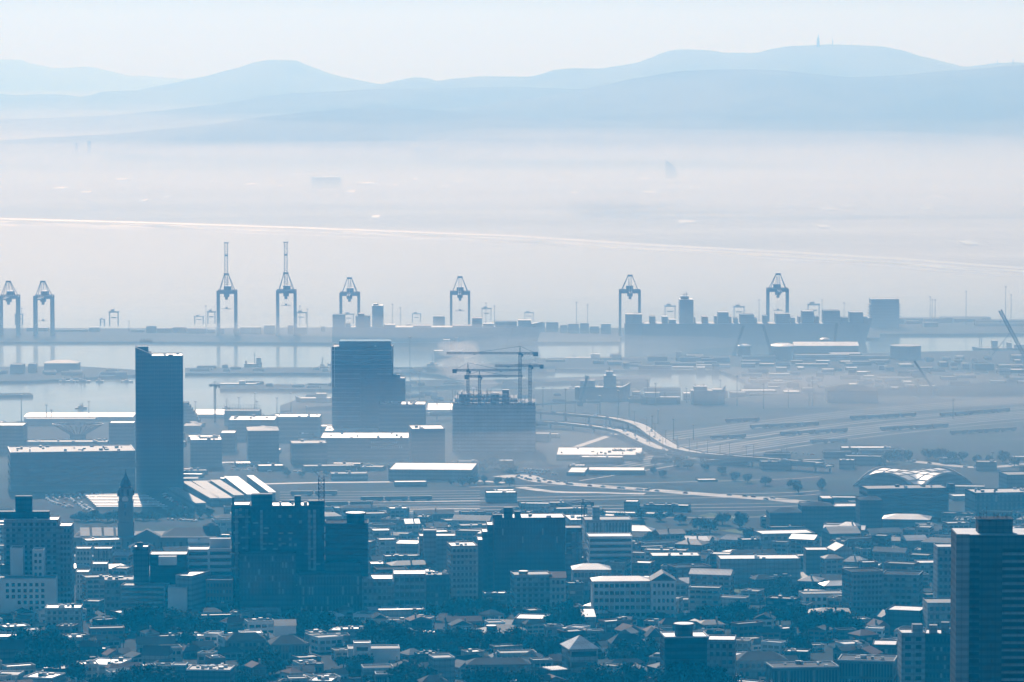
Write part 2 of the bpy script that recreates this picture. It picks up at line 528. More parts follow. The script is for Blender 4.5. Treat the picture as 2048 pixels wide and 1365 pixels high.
def window_set(root, W, H, x0, yf, z0, z1, nx, ny, m='glass_dark', fw=0.6, fh=0.55, side=0, dep=0, name='window', limit=100, rnd=None):
    """one mesh per window; side 0 = front (facing -y), +1/-1 = the x side"""
    n = 0
    cw, ch = (W if not side else dep) / nx, (z1 - z0) / ny
    w, h = cw * fw, ch * fh
    key = 'window:%s:%.2f:%.2f:%d:%s' % (m, w, h, 1 if side else 0, name)
    def mk():
        b = MB()
        if side: b.box(-0.06, 0.06, -w / 2, w / 2, -h / 2, h / 2)
        else: b.box(-w / 2, w / 2, -0.06, 0.06, -h / 2, h / 2)
        return b
    ms_ = [unit_mesh(key, mk, m), unit_mesh(key + 'p', mk, 'glass_pale'), unit_mesh(key + 'b', mk, 'window_blind')]
    for j in range(ny):
        for i in range(nx):
            me = ms_[random.choice((0, 0, 0, 0, 0, 0, 1, 1, 2))]
            if n >= limit: return
            if rnd and random.random() < rnd: continue
            zc = z1 - (j + 0.5) * ch
            if side: loc = (x0 + side * 0.03, yf + (i + 0.5) * cw, zc)
            else: loc = (x0 + (i + 0.5) * cw, yf - 0.03, zc)
            inst(name, me, root, loc)
            n += 1

def roof_units(root, W, D, h, k, ms=('roof_pale', 'steel', 'plaster_white')):
    for i in range(k):
        w, d, z = random.uniform(1, 3.4), random.uniform(1, 3), random.uniform(.8, 2.2)
        x, y = random.uniform(-W / 2 + 3, W / 2 - 3), random.uniform(2, max(2.5, D - 4))
        MB().box(x - w / 2, x + w / 2, y, y + d, h - 0.8, h - 0.8 + z).build('roof_unit', random.choice(ms), next((c for c in root.children if c.name.startswith('roof')), root))

def building(name, label, cat, u0, u1, vt, vb, d=18, rz=0, wall='concrete', roof='roof_grey', win='', rt='flat', rh=3.0, units=0, par=None, plant=(), glass='glass_dark', group=None, base=None, zt=None, wall_named=False):
    """a block whose front spans photo columns u0..u1, roof edge at row vt, standing where row vb meets the ground"""
    y = depth_at(vb)
    gz = ground(y)
    if rz == 0 and y < 3900:      # the street grid runs askew to the view
        rz = 3 if wall_named else (9 if (u0 + u1) / 2 < 1150 else (11, -9, 8, -12)[int(u0 + vb) % 4])
        if (u1 - u0) * mpp(y) < d * 1.3: rz *= .6
    k = R(rz)
    tot = (u1 - u0) * mpp(y)
    W = max(3.0, (tot - d * abs(math.sin(k))) / math.cos(k))
    H = (zat(vt, y) - gz) if zt is None else zt
    xa, xb = xat(u0, vb, y), xat(u1, vb, y)
    # local frame: front centre at origin, body goes to +y
    cx = (xa + xb) / 2 + math.sin(k) * d / 2
    root = empty(name, (cx, y + (abs(math.sin(k)) * W / 2), gz), k)
    tag(root, label, cat, group)
    claim((xa + xb) / 2, y + d / 2, tot / 2, d / 2 + abs(math.sin(k)) * W / 2)
    flat = rt == 'flat'
    top = H - 0.8 if flat else H
    MB().box(-W / 2, W / 2, 0, d, -4, top).build('wall', wall, root)
    if flat:
        MB().box(-W / 2 + .45, W / 2 - .45, .45, d - .45, top - .05, top + .12).build('roof', roof, root)
        p = MB()
        p.box(-W / 2 - .05, W / 2 + .05, -.05, .4, top, H).box(-W / 2 - .05, W / 2 + .05, d - .4, d + .05, top, H)
        p.box(-W / 2 - .05, -W / 2 + .4, .4, d - .4, top, H).box(W / 2 - .4, W / 2 + .05, .4, d - .4, top, H)
        p.build('parapet', par or wall, root)
    elif rt in ('gx', 'gy', 'hx', 'hy'):
        MB().gable(-W / 2, W / 2, 0, d, H, H + rh, 'x' if rt[1] == 'x' else 'y', hip=0.8 if rt[0] == 'h' else 0.0).build('roof', roof, root)
    elif rt == 'pyr':
        a, b_, c_, e, f = (-W / 2 - 1, -1, H), (W / 2 + 1, -1, H), (W / 2 + 1, d + 1, H), (-W / 2 - 1, d + 1, H), (0, d / 2, H + rh)
        MB().raw([a, b_, c_, e, f], [(3, 2, 1, 0), (0, 1, 4), (1, 2, 4), (2, 3, 4), (3, 0, 4)]).build('roof', roof, root)
    elif rt == 'slab':
        MB().box(-W / 2 - 1.2, W / 2 + 1.2, -1.2, d + 1.2, H, H + .7).build('roof', roof, root)
    elif rt == 'shed':
        MB().raw([(-W / 2, -.5, H), (W / 2, -.5, H), (W / 2, d, H + rh), (-W / 2, d, H + rh), (-W / 2, d, H), (W / 2, d, H)],
                 [(0, 1, 2, 3), (1, 5, 2), (0, 3, 4), (5, 4, 3, 2), (0, 4, 5, 1)]).build('roof', roof, root)
    if win:
        q = win.split(':')
        ty = q[0]
        vis = -1 if (math.sin(k) < -.1 or (abs(rz) < 6 and cx > 60)) else (1 if (math.sin(k) > .1 or cx < -60) else 0)
        # with rz > 0 the block turns counter-clockwise: its left (-x) side turns to the camera
        vis = -vis if abs(rz) >= 6 else vis
        if ty == 'b':
            ny = int(q[1])
            fl = top / ny
            key = 'window_band:%.1f:%.1f' % (W, fl)
            me = unit_mesh(key + glass, lambda: MB().box(-W / 2 + .8, W / 2 - .8, -.05, .05, -fl * .25, fl * .25), glass)
            for j in range(ny):
                inst('window_band', me, root, (0, -.03, top - (j + .5) * fl))
                if vis and d > 8:
                    me2 = unit_mesh('window_band:s%.1f:%.1f' % (d, fl) + glass, lambda: MB().box(-.05, .05, -d / 2 + .8, d / 2 - .8, -fl * .25, fl * .25), glass)
                    inst('window_band', me2, root, (vis * (W / 2 + .02), d / 2, top - (j + .5) * fl))
        elif ty in ('g', 'p', 'w'):
            nx, ny = int(q[1]), int(q[2])
            fw, fh = {'g': (.55, .5), 'p': (.5, .82), 'w': (.78, .5)}[ty]
            window_set(root, W - 1.5, H, -W / 2 + .75, 0, top - top * .97, top - .6, nx, ny, glass, fw, fh)
            if vis and abs(rz) >= 6:
                window_set(root, W, H, vis * W / 2, 1, top * .03, top - .6, max(2, int(nx * d / W)), ny, glass, fw, fh, side=vis, dep=d - 2, limit=60)
        elif ty == 's':      # slab floors standing proud, glass behind
            ny = int(q[1]); fl = top / ny
            gl = MB().box(-W / 2 + .6, W / 2 - .6, -.06, .04, 1, top - .3).build('glazing', glass, root)
            me = unit_mesh('floor_edge:%.1f:%s' % (W, wall), lambda: MB().box(-W / 2 - .1, W / 2 + .1, -.7, -.05, -.35, .35), par or wall)
            for j in range(ny):
                inst('floor_edge', me, root, (0, 0, top - (j + .02) * fl - .36))
    for pl in plant:      # (u0, u1, v top, material, depth offset, depth)
        a, b_, v, m = pl[:4]
        dy = pl[4] if len(pl) > 4 else d * .3
        dd = pl[5] if len(pl) > 5 else min(8, d * .5)
        yy = y + dy
        lx0, lx1 = xat(a, vt, yy) - cx, xat(b_, vt, yy) - cx
        MB().box(lx0, lx1, dy, dy + dd, top + .1, zat(v, yy) - gz).build('plant_room', m, root)
    if units: roof_units(root, W, d, H, units)
    return root, W, H, y

AUTO = []          # objects that get a label from what stands near them
LANDMARK = []      # (u, v, phrase)
def auto(o, look, u, v, group=None, cat=None):
    if cat: o['category'] = cat
    if group: o['group'] = group
    AUTO.append((o, look, u, v))
NTH = ['first', 'second', 'third', 'fourth', 'fifth', 'sixth', 'seventh', 'eighth', 'ninth', 'tenth', 'eleventh', 'twelfth', 'thirteenth', 'fourteenth', 'fifteenth', 'sixteenth', 'seventeenth', 'eighteenth', 'nineteenth', 'twentieth']
def nth(i):
    if i < 20: return NTH[i]
    t = {2: 'twenty', 3: 'thirty', 4: 'forty', 5: 'fifty', 6: 'sixty'}; n = i + 1
    if n % 10 == 0: return {20: 'twentieth', 30: 'thirtieth', 40: 'fortieth', 50: 'fiftieth', 60: 'sixtieth'}.get(n, '%dth' % n)
    return '%s-%s' % (t.get(n // 10, str(n // 10)), NTH[n % 10 - 1])
def write_labels():
    cells = {}
    for o, look, u, v in AUTO:
        best = min(LANDMARK, key=lambda k: ((k[0] - u) * 1.0) ** 2 + ((k[1] - v) * 1.6) ** 2)
        du, dv = u - best[0], (v - best[1]) * 1.6
        if abs(dv) > abs(du): rel = 'in front of' if dv > 0 else 'behind'
        else: rel = 'left of' if du < 0 else 'right of'
        cells.setdefault((look, rel, best[2]), []).append((u, v, o))
    for (look, rel, ph), L in cells.items():
        L.sort(key=lambda t: t[0])
        for i, (u, v, o) in enumerate(L):
            if len(L) == 1: s = '%s %s %s' % (look, rel, ph)
            else: s = '%s %s %s, %s from left' % (look, rel, ph, nth(i))
            o['label'] = s

# ---- trees
def crown_mesh(seed, R_=4.0, hh=4.5, lobes=16, leaves=900, spread=1.0):
    rnd = random.Random(seed)
    mb = MB()
    cs = []
    for i in range(lobes):
        t = rnd.random() * 6.283; r = R_ * (rnd.random() ** .5) * .72 * spread
        z = rnd.uniform(-.45, .9) * hh * .6 * (1 - .35 * r / R_)
        cs.append((Vector((r * math.cos(t), r * math.sin(t), z)), rnd.uniform(.26, .46) * R_))
    for c, q in cs:      # each lobe: a knobbly core
        for k in range(7):
            a, b_, h = rnd.uniform(-1, 1), rnd.uniform(-1, 1), rnd.uniform(-1, 1)
            p = c + Vector((a, b_, h)) * q * .35
            s = q * .55
            pts = [p + Vector(v) * s * rnd.uniform(.7, 1.15) for v in ((1, 0, 0), (0, 1, 0), (-1, 0, 0), (0, -1, 0), (0, 0, 1), (0, 0, -1))]
            mb.raw(pts, [(0, 1, 4), (1, 2, 4), (2, 3, 4), (3, 0, 4), (1, 0, 5), (2, 1, 5), (3, 2, 5), (0, 3, 5)])
    for i in range(leaves):
        c, q = rnd.choice(cs)
        d = Vector((rnd.gauss(0, 1), rnd.gauss(0, 1), rnd.gauss(0, 1))).normalized()
        p = c + d * q * rnd.uniform(.75, 1.42)
        a = Vector((rnd.gauss(0, 1), rnd.gauss(0, 1), rnd.gauss(0, 1))).normalized()
        b_ = d.cross(a).normalized()
        s = rnd.uniform(.25, .55) * R_ / 4
        mb.face([p - a * s, p + b_ * s * .7, p + a * s, p - b_ * s * .7])
    return mb.mesh('crown', 'foliage')
CROWNS = [crown_mesh(i, 4.2, rh_, lb) for i, (rh_, lb) in enumerate(((4.5, 14), (5.5, 18), (3.6, 12), (6.5, 18), (5.0, 10)))]
TALL = [crown_mesh(20 + i, 2.0, 10, 16, 700) for i in range(2)]
def trunk_mesh(h):
    mb = MB().lathe([(.45, -1.5), (.32, h * .4), (.22, h * .9)], 7)
    for i in range(4):
        t = i * 1.57 + .5
        mb.beam((0, 0, h * .55), (1.9 * math.cos(t), 1.9 * math.sin(t), h * 1.15), .16)
    return mb.mesh('trunk', 'bark')
TRUNK = trunk_mesh(2.8)
def palm_mesh(seed):
    rnd = random.Random(seed); mb = MB()
    for i in range(26):
        t = i * 2.4; el = rnd.uniform(-.5, 1.0)
        d = Vector((math.cos(t), math.sin(t), 0)); p = Vector((0, 0, 0)); L = rnd.uniform(2.2, 3.2)
        sd_ = Vector((-d.y, d.x, 0))
        q = p + d * L * .5 + Vector((0, 0, el * L * .5)); e = q + d * L * .5 + Vector((0, 0, (el - 1.2) * L * .5))
        mb.face([p, q + sd_ * .35, q - sd_ * .35]); mb.face([q + sd_ * .35, e, q - sd_ * .35])
    return mb.mesh('crown', 'foliage')
PALMC = [palm_mesh(1), palm_mesh(2)]
PALMT = MB().lathe([(.35, -1.5), (.26, 3), (.22, 9.2)], 8).mesh('trunk', 'bark')
NTREE = [0]
def tree(x, y, s=1.0, kind='tree', look=None, group=None, z=None):
    NTREE[0] += 1
    z = ground(y) if z is None else z
    if kind == 'palm_tree':
        r = empty('palm_tree', (x, y, z)); r.scale = (s, s, s)
        inst('trunk', PALMT, r); c = inst('crown', random.choice(PALMC), r, (0, 0, 9.0))
        look = look or 'slim ragged palm'
    elif kind == 'cypress_tree':
        r = empty('cypress_tree', (x, y, z)); r.scale = (s, s, s)
        inst('trunk', TRUNK, r); c = inst('crown', random.choice(TALL), r, (0, 0, 7.0), random.random() * 6)
        look = look or 'narrow upright dark tree'
    else:
        r = empty('broadleaf_tree', (x, y, z), random.random() * 6); r.scale = (s, s, s * random.uniform(.85, 1.15))
        inst('trunk', TRUNK, r); c = inst('crown', random.choice(CROWNS), r, (0, 0, 3.2))
        look = look or ('big dark spreading tree' if s > 1.25 else 'dark bushy tree' if s > .85 else 'small round tree')
    u = 1024 + x / y * FPX * 1.0
    v = 105 + (CAMZ - z) / y * FPX
    auto(r, look, u, v, group or 'trees in the town', 'tree')
    if y < 3000: claim(x, y, 3.4 * s, 4.2 * s)
    return r
def trees_px(L, group=None):
    rt_ = random.Random(6)
    for u, v, s in L:
        p = pt(u, v)
        if v > 1000: tree(p.x, p.y, s * (1.2 if v > 1255 else 1), group=group)
        else:      # the flat land has thickets rather than single trees
            tree(p.x + rt_.uniform(-6, 6), p.y + rt_.uniform(-9, 9), s * rt_.uniform(.6, .95), group=group)

# ---- cars
def car_mesh(m):
    mb = MB().box(-.9, .9, -2.2, 2.2, .3, .95, 0, .96, .97).box(-.8, .8, -1.3, 1.4, .95, 1.5, 0, .85, .7)
    for a in (-.85, .85):
        for b_ in (-1.4, 1.4): mb.box(a - .12, a + .12, b_ - .33, b_ + .33, 0, .62)
    return mb.mesh('car', m)
mat('car_white', (0.75, 0.75, 0.75), rough=0.25, spec=0.8, var=0.03)
mat('car_silver', (0.35, 0.36, 0.37), rough=0.25, spec=0.8, var=0.03, metal=.5)
mat('car_dark', (0.04, 0.045, 0.05), rough=0.2, spec=0.9, var=0.03)
mat('car_red', (0.25, 0.03, 0.02), rough=0.25, spec=0.8, var=0.03)
CARS = {'white': car_mesh('car_white'), 'silver': car_mesh('car_silver'), 'dark': car_mesh('car_dark'), 'red': car_mesh('car_red')}
def car(x, y, rz, where, z=None, group='cars about the town'):
    k = random.choice(['white', 'white', 'silver', 'silver', 'dark', 'red'])
    o = inst('parked_car' if 'parked' in where else 'moving_car', CARS[k], None, (x, y, ground(y) if z is None else z), rz)
    z_ = o.location.z
    auto(o, 'tiny %s %s car' % (k, 'parked' if 'parked' in where else 'moving'), 1024 + x / y * FPX, 105 + (CAMZ - z_) / y * FPX, 'cars ' + where, 'car')
    return o

# ---- lamp masts
def mast(u, vt, vb, look='tall floodlight mast', w=.55, zf=None, group='floodlight masts about the docks'):
    y = depth_at(vb, zf)
    z0 = ground(y) if zf is None else zf
    h = zat(vt, y) - z0
    r = empty('light_mast', (xat(u, vb, y), y, z0))
    MB().lathe([(w, 0), (w * .45, h - .6)], 6).build('pole', 'steel', r)
    MB().lathe([(.4, h - .8), (1.5, h - .6), (1.5, h + .2), (.5, h + .5)], 8).build('lamp_ring', 'steel', r)
    auto(r, look, u, vb, group, 'light mast')
    return r

def lattice(mb, a, b_, w, n, t=.14):
    """square lattice boom from a to b_"""
    a, b_ = Vector(a), Vector(b_)
    d = (b_ - a).normalized()
    up = Vector((0, 0, 1)) if abs(d.z) < .9 else Vector((0, 1, 0))
    s = d.cross(up).normalized() * w / 2
    q = s.cross(d).normalized() * w / 2
    cs = [s + q, s - q, -s - q, -s + q]
    for c in cs: mb.beam(a + c, b_ + c, t)
    for i in range(n):
        p0, p1 = a.lerp(b_, i / n), a.lerp(b_, (i + 1) / n)
        for j in range(4):
            c0, c1 = cs[j], cs[(j + 1) % 4]
            if (i + j) % 2: c0, c1 = c1, c0
            mb.beam(p0 + c0, p1 + c1, t * .7)
            mb.beam(p0 + cs[j], p0 + cs[(j + 1) % 4], t * .7)

# ------------------------------------------------------------------ the docks
LANDMARK += [(315, 720, 'the tall harbour tower'), (722, 700, 'the round-topped glass tower'), (985, 800, 'the tower crane site'),
             (17, 640, 'the outermost quay crane'), (86, 640, 'the second quay crane'), (453, 640, 'the first raised boom'), (573, 640, 'the second raised boom'),
             (700, 640, 'the smaller crane'), (921, 640, 'the lone mid-quay crane'), (1262, 640, 'the stern crane'), (1558, 640, 'the bow crane'),
             (1770, 620, 'the square port office'), (1655, 700, 'the long dock store'), (1812, 710, 'the squat dark tank'), (2010, 690, 'the big dock crane'),
             (1420, 790, 'the dry-dock rig'), (1222, 780, 'the grey work ship'), (1310, 860, 'the flyover bend'), (150, 860, 'the bowl-shaped roof'),
             (480, 830, 'the scaffolded block'), (150, 830, 'the white quay shed')]

def sts_crane(u, vapex, vportal, wpx, label, raised=None, vb=672, spreader=None):
    """ship-to-shore crane, boom over the dock (towards the camera)"""
    y = depth_at(vb, 3.0); s = mpp(y)
    r = empty('quay_crane', (xat(u, vb, y), y, 3.0))
    tag(r, label, 'quay crane', 'ship to shore cranes on the container quay')
    W = wpx * s / 2 - 1.0; hp = zat(vportal, y) - 3.0; ha = zat(vapex, y) - 3.0; D = 26.0
    for yy in (0, D):
        for sx in (-1, 1):
            MB().box(sx * W - 1.4, sx * W + 1.4, yy - 1.2, yy + 1.2, 0, hp).build('leg', 'crane_paint', r)
            m = MB().box(sx * W - 2.0, sx * W + 2.0, yy - 1, yy + 1, 0, 1.8); m.build('wheel_bogie', 'steel', r)
        MB().box(-W - 1.3, W + 1.3, yy - 1.0, yy + 1.0, hp - 4.2, hp + .2).build('portal_beam', 'crane_paint', r)
    for sx in (-1, 1):
        m = MB().beam((sx * W, 0, 14), (sx * W, D, 14), 1.4).beam((sx * W, 0, hp - 2), (sx * W, D, hp - 2), 1.4).beam((sx * W, 0, 15), (sx * W, D, hp - 3), .9)
        m.build('side_brace', 'crane_paint', r)
        m = MB().beam((sx * W * .82, 0, hp), (sx * 2.4, 2, ha), .75).beam((sx * W * .82, D, hp), (sx * 2.4, 4, ha), .55)
        m.build('apex_strut', 'crane_paint', r)
    MB().box(-3.4, 3.4, 1, 5, ha - 1.6, ha + .6).build('apex_head', 'crane_paint', r)
    m = MB()
    for sx in (-1, 1): m.beam((sx * 1.7, 3, ha), (sx * 1.7, -2, hp + 1), .3).beam((sx * 1.2, 3, ha), (sx * 1.6, 40, hp + 1), .35)
    m.build('stay_cable', 'steel', r)
    MB().box(-1.9, -.9, -2, 48, hp - 3.2, hp - .9).box(.9, 1.9, -2, 48, hp - 3.2, hp - .9).build('back_girder', 'crane_paint', r)
    MB().box(-4.5, 4.5, 18, 36, hp - 1, hp + 5).build('machinery_house', 'crane_paint', r)
    m = MB()
    if raised:
        ht = zat(raised, y) - 3.0
        for sx in (-1, 1):
            m.beam((sx * 1.9, -3, hp - 1), (sx * 1.9, 3, ht), .7)
        n = 22
        for i in range(n):
            t0, t1 = i / n, (i + 1) / n
            z0, z1 = lerp(hp, ht, t0), lerp(hp, ht, t1); y0, y1 = lerp(-3, 3, t0), lerp(-3, 3, t1)
            sg = 1 if i % 2 else -1
            m.beam((-1.9, y0, z0), (1.9, y0, z0), .35)
            m.beam((sg * 1.9, y0, z0), (-sg * 1.9, y1, z1), .22)
        m.box(-3.4, 3.4, 2, 4, ht - .8, ht + .4).box(-1.6, 1.6, -1, 1.5, hp + (ht - hp) * .72, hp + (ht - hp) * .72 + 2.2)
    else:
        for sx in (-1, 1): m.box(sx * 1.4 - .5, sx * 1.4 + .5, -52, -3, hp - 3.2, hp - 1.0)
        for i in range(8): m.box(-1.4, 1.4, -50 + i * 6, -49.4 + i * 6, hp - 2.6, hp - 1.8)
        for sx in (-1, 1): m.beam((sx * 1.4, 3, ha), (sx * 1.4, -46, hp - 1), .28).beam((sx * 1.4, 3, ha), (sx * 1.4, -24, hp - 1), .28)
    m.build('boom', 'crane_paint', r)
    m = MB().box(-3.6, 3.6, 4, 10, hp - 8.5, hp - 4.4, 0, 1, 1).box(-1.8, 1.8, 1, 6, hp - 12.0, hp - 8.5)
    m.build('trolley_cab', 'crane_paint', r)
    if spreader:
        zs = zat(spreader, y) - 3
        MB().box(-6.2, 6.2, 2, 4.6, zs, zs + .8).box(-1.5, 1.5, 2.3, 4.2, zs + .8, zs + 2.6).build('spreader', 'steel', r)
        m = MB()
        for sx in (-1, 1): m.beam((sx * 1.2, 3.2, zs + 2.6), (sx * 1.2, 3.2, hp - 13), .1)
        m.build('hoist_rope', 'steel', r)
    claim(r.location.x, y, W + 3, 60)
    return r
sts_crane(17, 563, 592, 38, 'lowered-boom quay crane at the very edge, outermost of the row', spreader=None)
sts_crane(86, 563, 592, 37, 'lowered-boom quay crane with its spreader hung low, second of the row', spreader=643)
sts_crane(453, 548, 582, 38, 'first of two quay cranes with boom raised upright, spreader lower', raised=486, spreader=619)
sts_crane(572, 546, 581, 38, 'second of two quay cranes with boom raised upright, nearer the smaller ship', raised=485, spreader=612)
sts_crane(699, 556, 586, 39, 'quay crane standing behind the smaller container ship', spreader=None)
sts_crane(920, 554, 584, 39, 'lone lowered-boom quay crane at mid quay with spreader hanging', spreader=623)
sts_crane(1260, 551, 581, 42, 'quay crane over the stern of the long container ship', spreader=None)
sts_crane(1556, 548, 578, 42, 'quay crane lifting a container over the bow of the long ship', spreader=622)

def yard_crane(u, vt, vb, w, look):
    y = depth_at(vb, 3.0) + 120; s = mpp(y); H = zat(vt, y) - 3.0; W = w * s / 2
    r = empty('straddle_carrier', (xat(u, vb, y), y, 3.0))
    for sx in (-1, 1):
        for yy in (-4, 4):
            MB().box(sx * W - .45, sx * W + .45, yy - .4, yy + .4, 0, H * .78).build('leg', 'crane_paint', r)
    MB().box(-W - 1, W + 1, -5, -3.6, H * .72, H * .8).box(-W - 1, W + 1, 3.6, 5, H * .72, H * .8).box(-W, W, -3.6, 3.6, H * .75, H * .79).build('top_frame', 'crane_paint', r)
    MB().box(-W * .7, W * .1, -3, 3, H * .8, H * .9).box(-.2, .2, -.2, .2, H * .9, H).build('hoist', 'steel', r)
    MB().box(-W * .6, W * .6, -2.5, 2.5, H * .42, H * .5).build('spreader', 'steel', r)
    auto(r, look, u, vb, 'yard cranes behind the quay', 'yard crane')
for a in ((38, 622, 662, 14), (205, 634, 664, 8), (228, 615, 664, 17), (398, 628, 660, 17), (423, 616, 660, 14), (603, 618, 660, 19), (698, 622, 660, 18), (833, 622, 657, 16), (973, 610, 652, 18), (1058, 620, 654, 17), (1340, 604, 650, 20), (1478, 606, 650, 20), (1627, 600, 650, 22)):
    yard_crane(*a, 'small pale yard crane')

def stack(u0, u1, vt, vb, look='block of stacked containers', m=None, base=None, depth=12, grp='container blocks on the quay', y=None):
    """containers piled into a block, with the joints between boxes left open"""
    y = depth_at(vb, 3.0) if y is None else y
    base = 3.0 if base is None else base
    x0, x1 = xat(u0, vb, y), xat(u1, vb, y); zt = zat(vt, y)
    n = max(1, round((x1 - x0) / 12.4)); k = max(1, round((zt - base) / 2.7))
    mb = MB(); w = (x1 - x0) / n; h = (zt - base) / k
    for i in range(n):
        kk = k
        if n > 3 and random.random() < .25: kk = max(1, k - 1)
        for j in range(kk):
            for d_ in range(max(1, int(depth / 2.6))):
                mb.box(x0 + i * w + .12, x0 + (i + 1) * w - .12, y + d_ * 2.6, y + d_ * 2.6 + 2.45, base + j * h + .02, base + (j + 1) * h - .08)
    cx, cy = (x0 + x1) / 2, y
    mb.v = [(a - cx, b_ - cy, c - base) for a, b_, c in mb.v]
    o = mb.build('container_block', m or random.choice(['hull_paint', 'rust_paint', 'steel', 'concrete_dark']), None, (cx, cy, base))
    auto(o, look, (u0 + u1) / 2, vt, grp, 'containers')
for a in ((53, 74, 656, 663), (76, 96, 656, 663), (100, 176, 660, 664), (178, 199, 655, 664), (262, 288, 660, 665), (292, 312, 653, 666), (314, 344, 657, 666), (346, 372, 655, 666), (374, 412, 657, 667), (414, 430, 659, 667), (440, 448, 657, 668), (466, 478, 657, 668),
          (480, 522, 655, 668), (528, 550, 651, 668), (575, 586, 651, 668), (592, 614, 655, 668), (642, 650, 653, 664), (812, 822, 649, 664), (866, 890, 633, 664), (1075, 1090, 645, 664), (1092, 1117, 645, 664), (1120, 1135, 651, 666), (1136, 1158, 648, 667), (1160, 1178, 647, 667), (1180, 1198, 653, 667), (1202, 1222, 648, 668)):
    stack(*a)
for a in ((905, 650), (1500, 640)): pass

def ship(name, label, u0, u1, vdeck, vwl, bow=1, house=None, m='hull_paint', sup='ship_white', beam=32, flare=.06, masts=(), cat='ship', grp=None):
    """hull along x with raked bow; house = list of (u0, u1, vtop, vbase)"""
    y = depth_at(vwl, 0.0)
    x0, x1 = xat(u0, vwl, y), xat(u1, vwl, y); L = x1 - x0; cx = (x0 + x1) / 2
    D = zat(vdeck, y)
    r = empty(name, (cx, y + beam / 2, 0)); tag(r, label, cat, grp)
    secs = []
    N = 14
    vs_, fs_ = [], []
    for i in range(N + 1):
        t = i / N
        e = t if bow > 0 else 1 - t
        hw = beam / 2 * (min(1, (1 - e) / .16) ** .55 if e > .84 else (min(1, (e + .06) / .1) ** .5))
        hw = max(hw, .25)
        z = D * (1 + (.28 * max(0, (e - .86) / .14) if e > .86 else 0))
        rk = L * .03 * (1 if e > .5 else -.2) * bow
        xx = -L / 2 + L * t
        vs_ += [(xx - (rk if e > .84 else 0), -hw * .85, -1), (xx, -hw, z), (xx, hw, z), (xx - (rk if e > .84 else 0), hw * .85, -1)]
    for i in range(N):
        a = i * 4
        for k in range(3): fs_.append((a + k, a + k + 1, a + 5 + k, a + 4 + k)[::-1])
    fs_ += [(0, 1, 2, 3), tuple(N * 4 + k for k in (3, 2, 1, 0))]
    MB().raw(vs_, fs_).build('hull', m, r)
    for h in house or ():
        a, b_, vt = h[:3]
        lx0, lx1 = xat(a, vwl, y) - cx, xat(b_, vwl, y) - cx; zt = zat(vt, y)
        bw = beam * (h[3] if len(h) > 3 else .8) / 2
        mb = MB(); k = max(1, int((zt - D) / 3))
        for j in range(k):
            z0, z1 = D - 1 + j * (zt - D + 1) / k, D - 1 + (j + 1) * (zt - D + 1) / k
            o_ = .5 * (j % 2)
            mb.box(lx0 + o_ * .4, lx1 - o_ * .4, -bw + o_, bw - o_, z0, z1 + .02)
        mb.build('superstructure', sup, r)
    mb = MB()
    for u, vt, vb in masts:
        mb.beam((xat(u, vwl, y) - cx, 0, min(zat(vb, y), D)), (xat(u, vwl, y) - cx, 0, zat(vt, y)), .8)
        zt = zat(vt, y)
        mb.beam((xat(u, vwl, y) - cx - 2.5, 0, zt - 3), (xat(u, vwl, y) - cx + 2.5, 0, zt - 3), .35)
    if masts: mb.build('mast', 'steel', r)
    claim(cx, y + beam / 2, L / 2, beam / 2 + 3)
    return r, y, D
r, ys, ds = ship('container_ship', 'long container ship filling the quay, tall block of cabins amidships', 1250, 1748, 648, 688, 1, [(1359, 1387, 600, .9), (1362, 1378, 594, .4)], masts=((1369, 588, 605), (1374, 586, 600)), beam=40)
for a, b_, v in ((1251, 1284, 629), (1299, 1311, 634), (1324, 1336, 634), (1338, 1352, 640), (1389, 1391, 636), (1404, 1416, 634), (1429, 1434, 633), (1436, 1457, 625), (1458, 1463, 634), (1468, 1476, 637), (1480, 1508, 630), (1509, 1514, 637), (1526, 1535, 632), (1551, 1580, 628), (1582, 1590, 636), (1597, 1601, 634), (1604, 1628, 623), (1630, 1638, 634), (1646, 1680, 622), (1682, 1697, 636), (1699, 1726, 625), (1727, 1735, 634)):
    stack(a, b_, v, 688, 'container pile on the long ship', base=ds, depth=30, grp='containers on the long ship', y=ys + 4)
r, ys, ds = ship('container_ship', 'smaller dark container ship with narrow cabin tower, behind the steam plume', 664, 1086, 655, 690, 1, [(744, 766, 612, .85), (746, 756, 609, .4)], masts=((755, 607, 615),), beam=32)
for a, b_, v in ((665, 690, 630), (691, 700, 648), (711, 740, 633), (716, 728, 628), (768, 790, 650), (826, 862, 652), (905, 960, 652), (944, 964, 637), (966, 988, 648), (990, 1034, 644), (1036, 1062, 641), (1064, 1072, 652)):
    stack(a, b_, v, 690, 'container pile on the smaller ship', base=ds, depth=24, grp='containers on the smaller ship', y=ys + 4)

# port office: stacked galleries around a square tower
y = depth_at(656, 3.0); cx = xat(1770, 656, y); s = mpp(y)
r = empty('port_office', (cx, y, 3.0)); tag(r, 'square pale port office with ribbed galleries down both sides, by the long ship\'s bow', 'office block')
H = zat(600, y) - 3
MB().box(-28 * s, 28 * s, 0, 34, 0, H).build('wall', 'steel', r)
for j in range(7): MB().box(-31.5 * s, 31.5 * s, -2, 36, H - 7 - j * (H - 10) / 7, H - 6.2 - j * (H - 10) / 7).build('gallery', 'steel', r)
MB().box(-28.4 * s, 28.4 * s, -.3, 34.3, H, H + .8).build('roof', 'roof_grey', r)
claim(cx, y + 17, 25, 20)

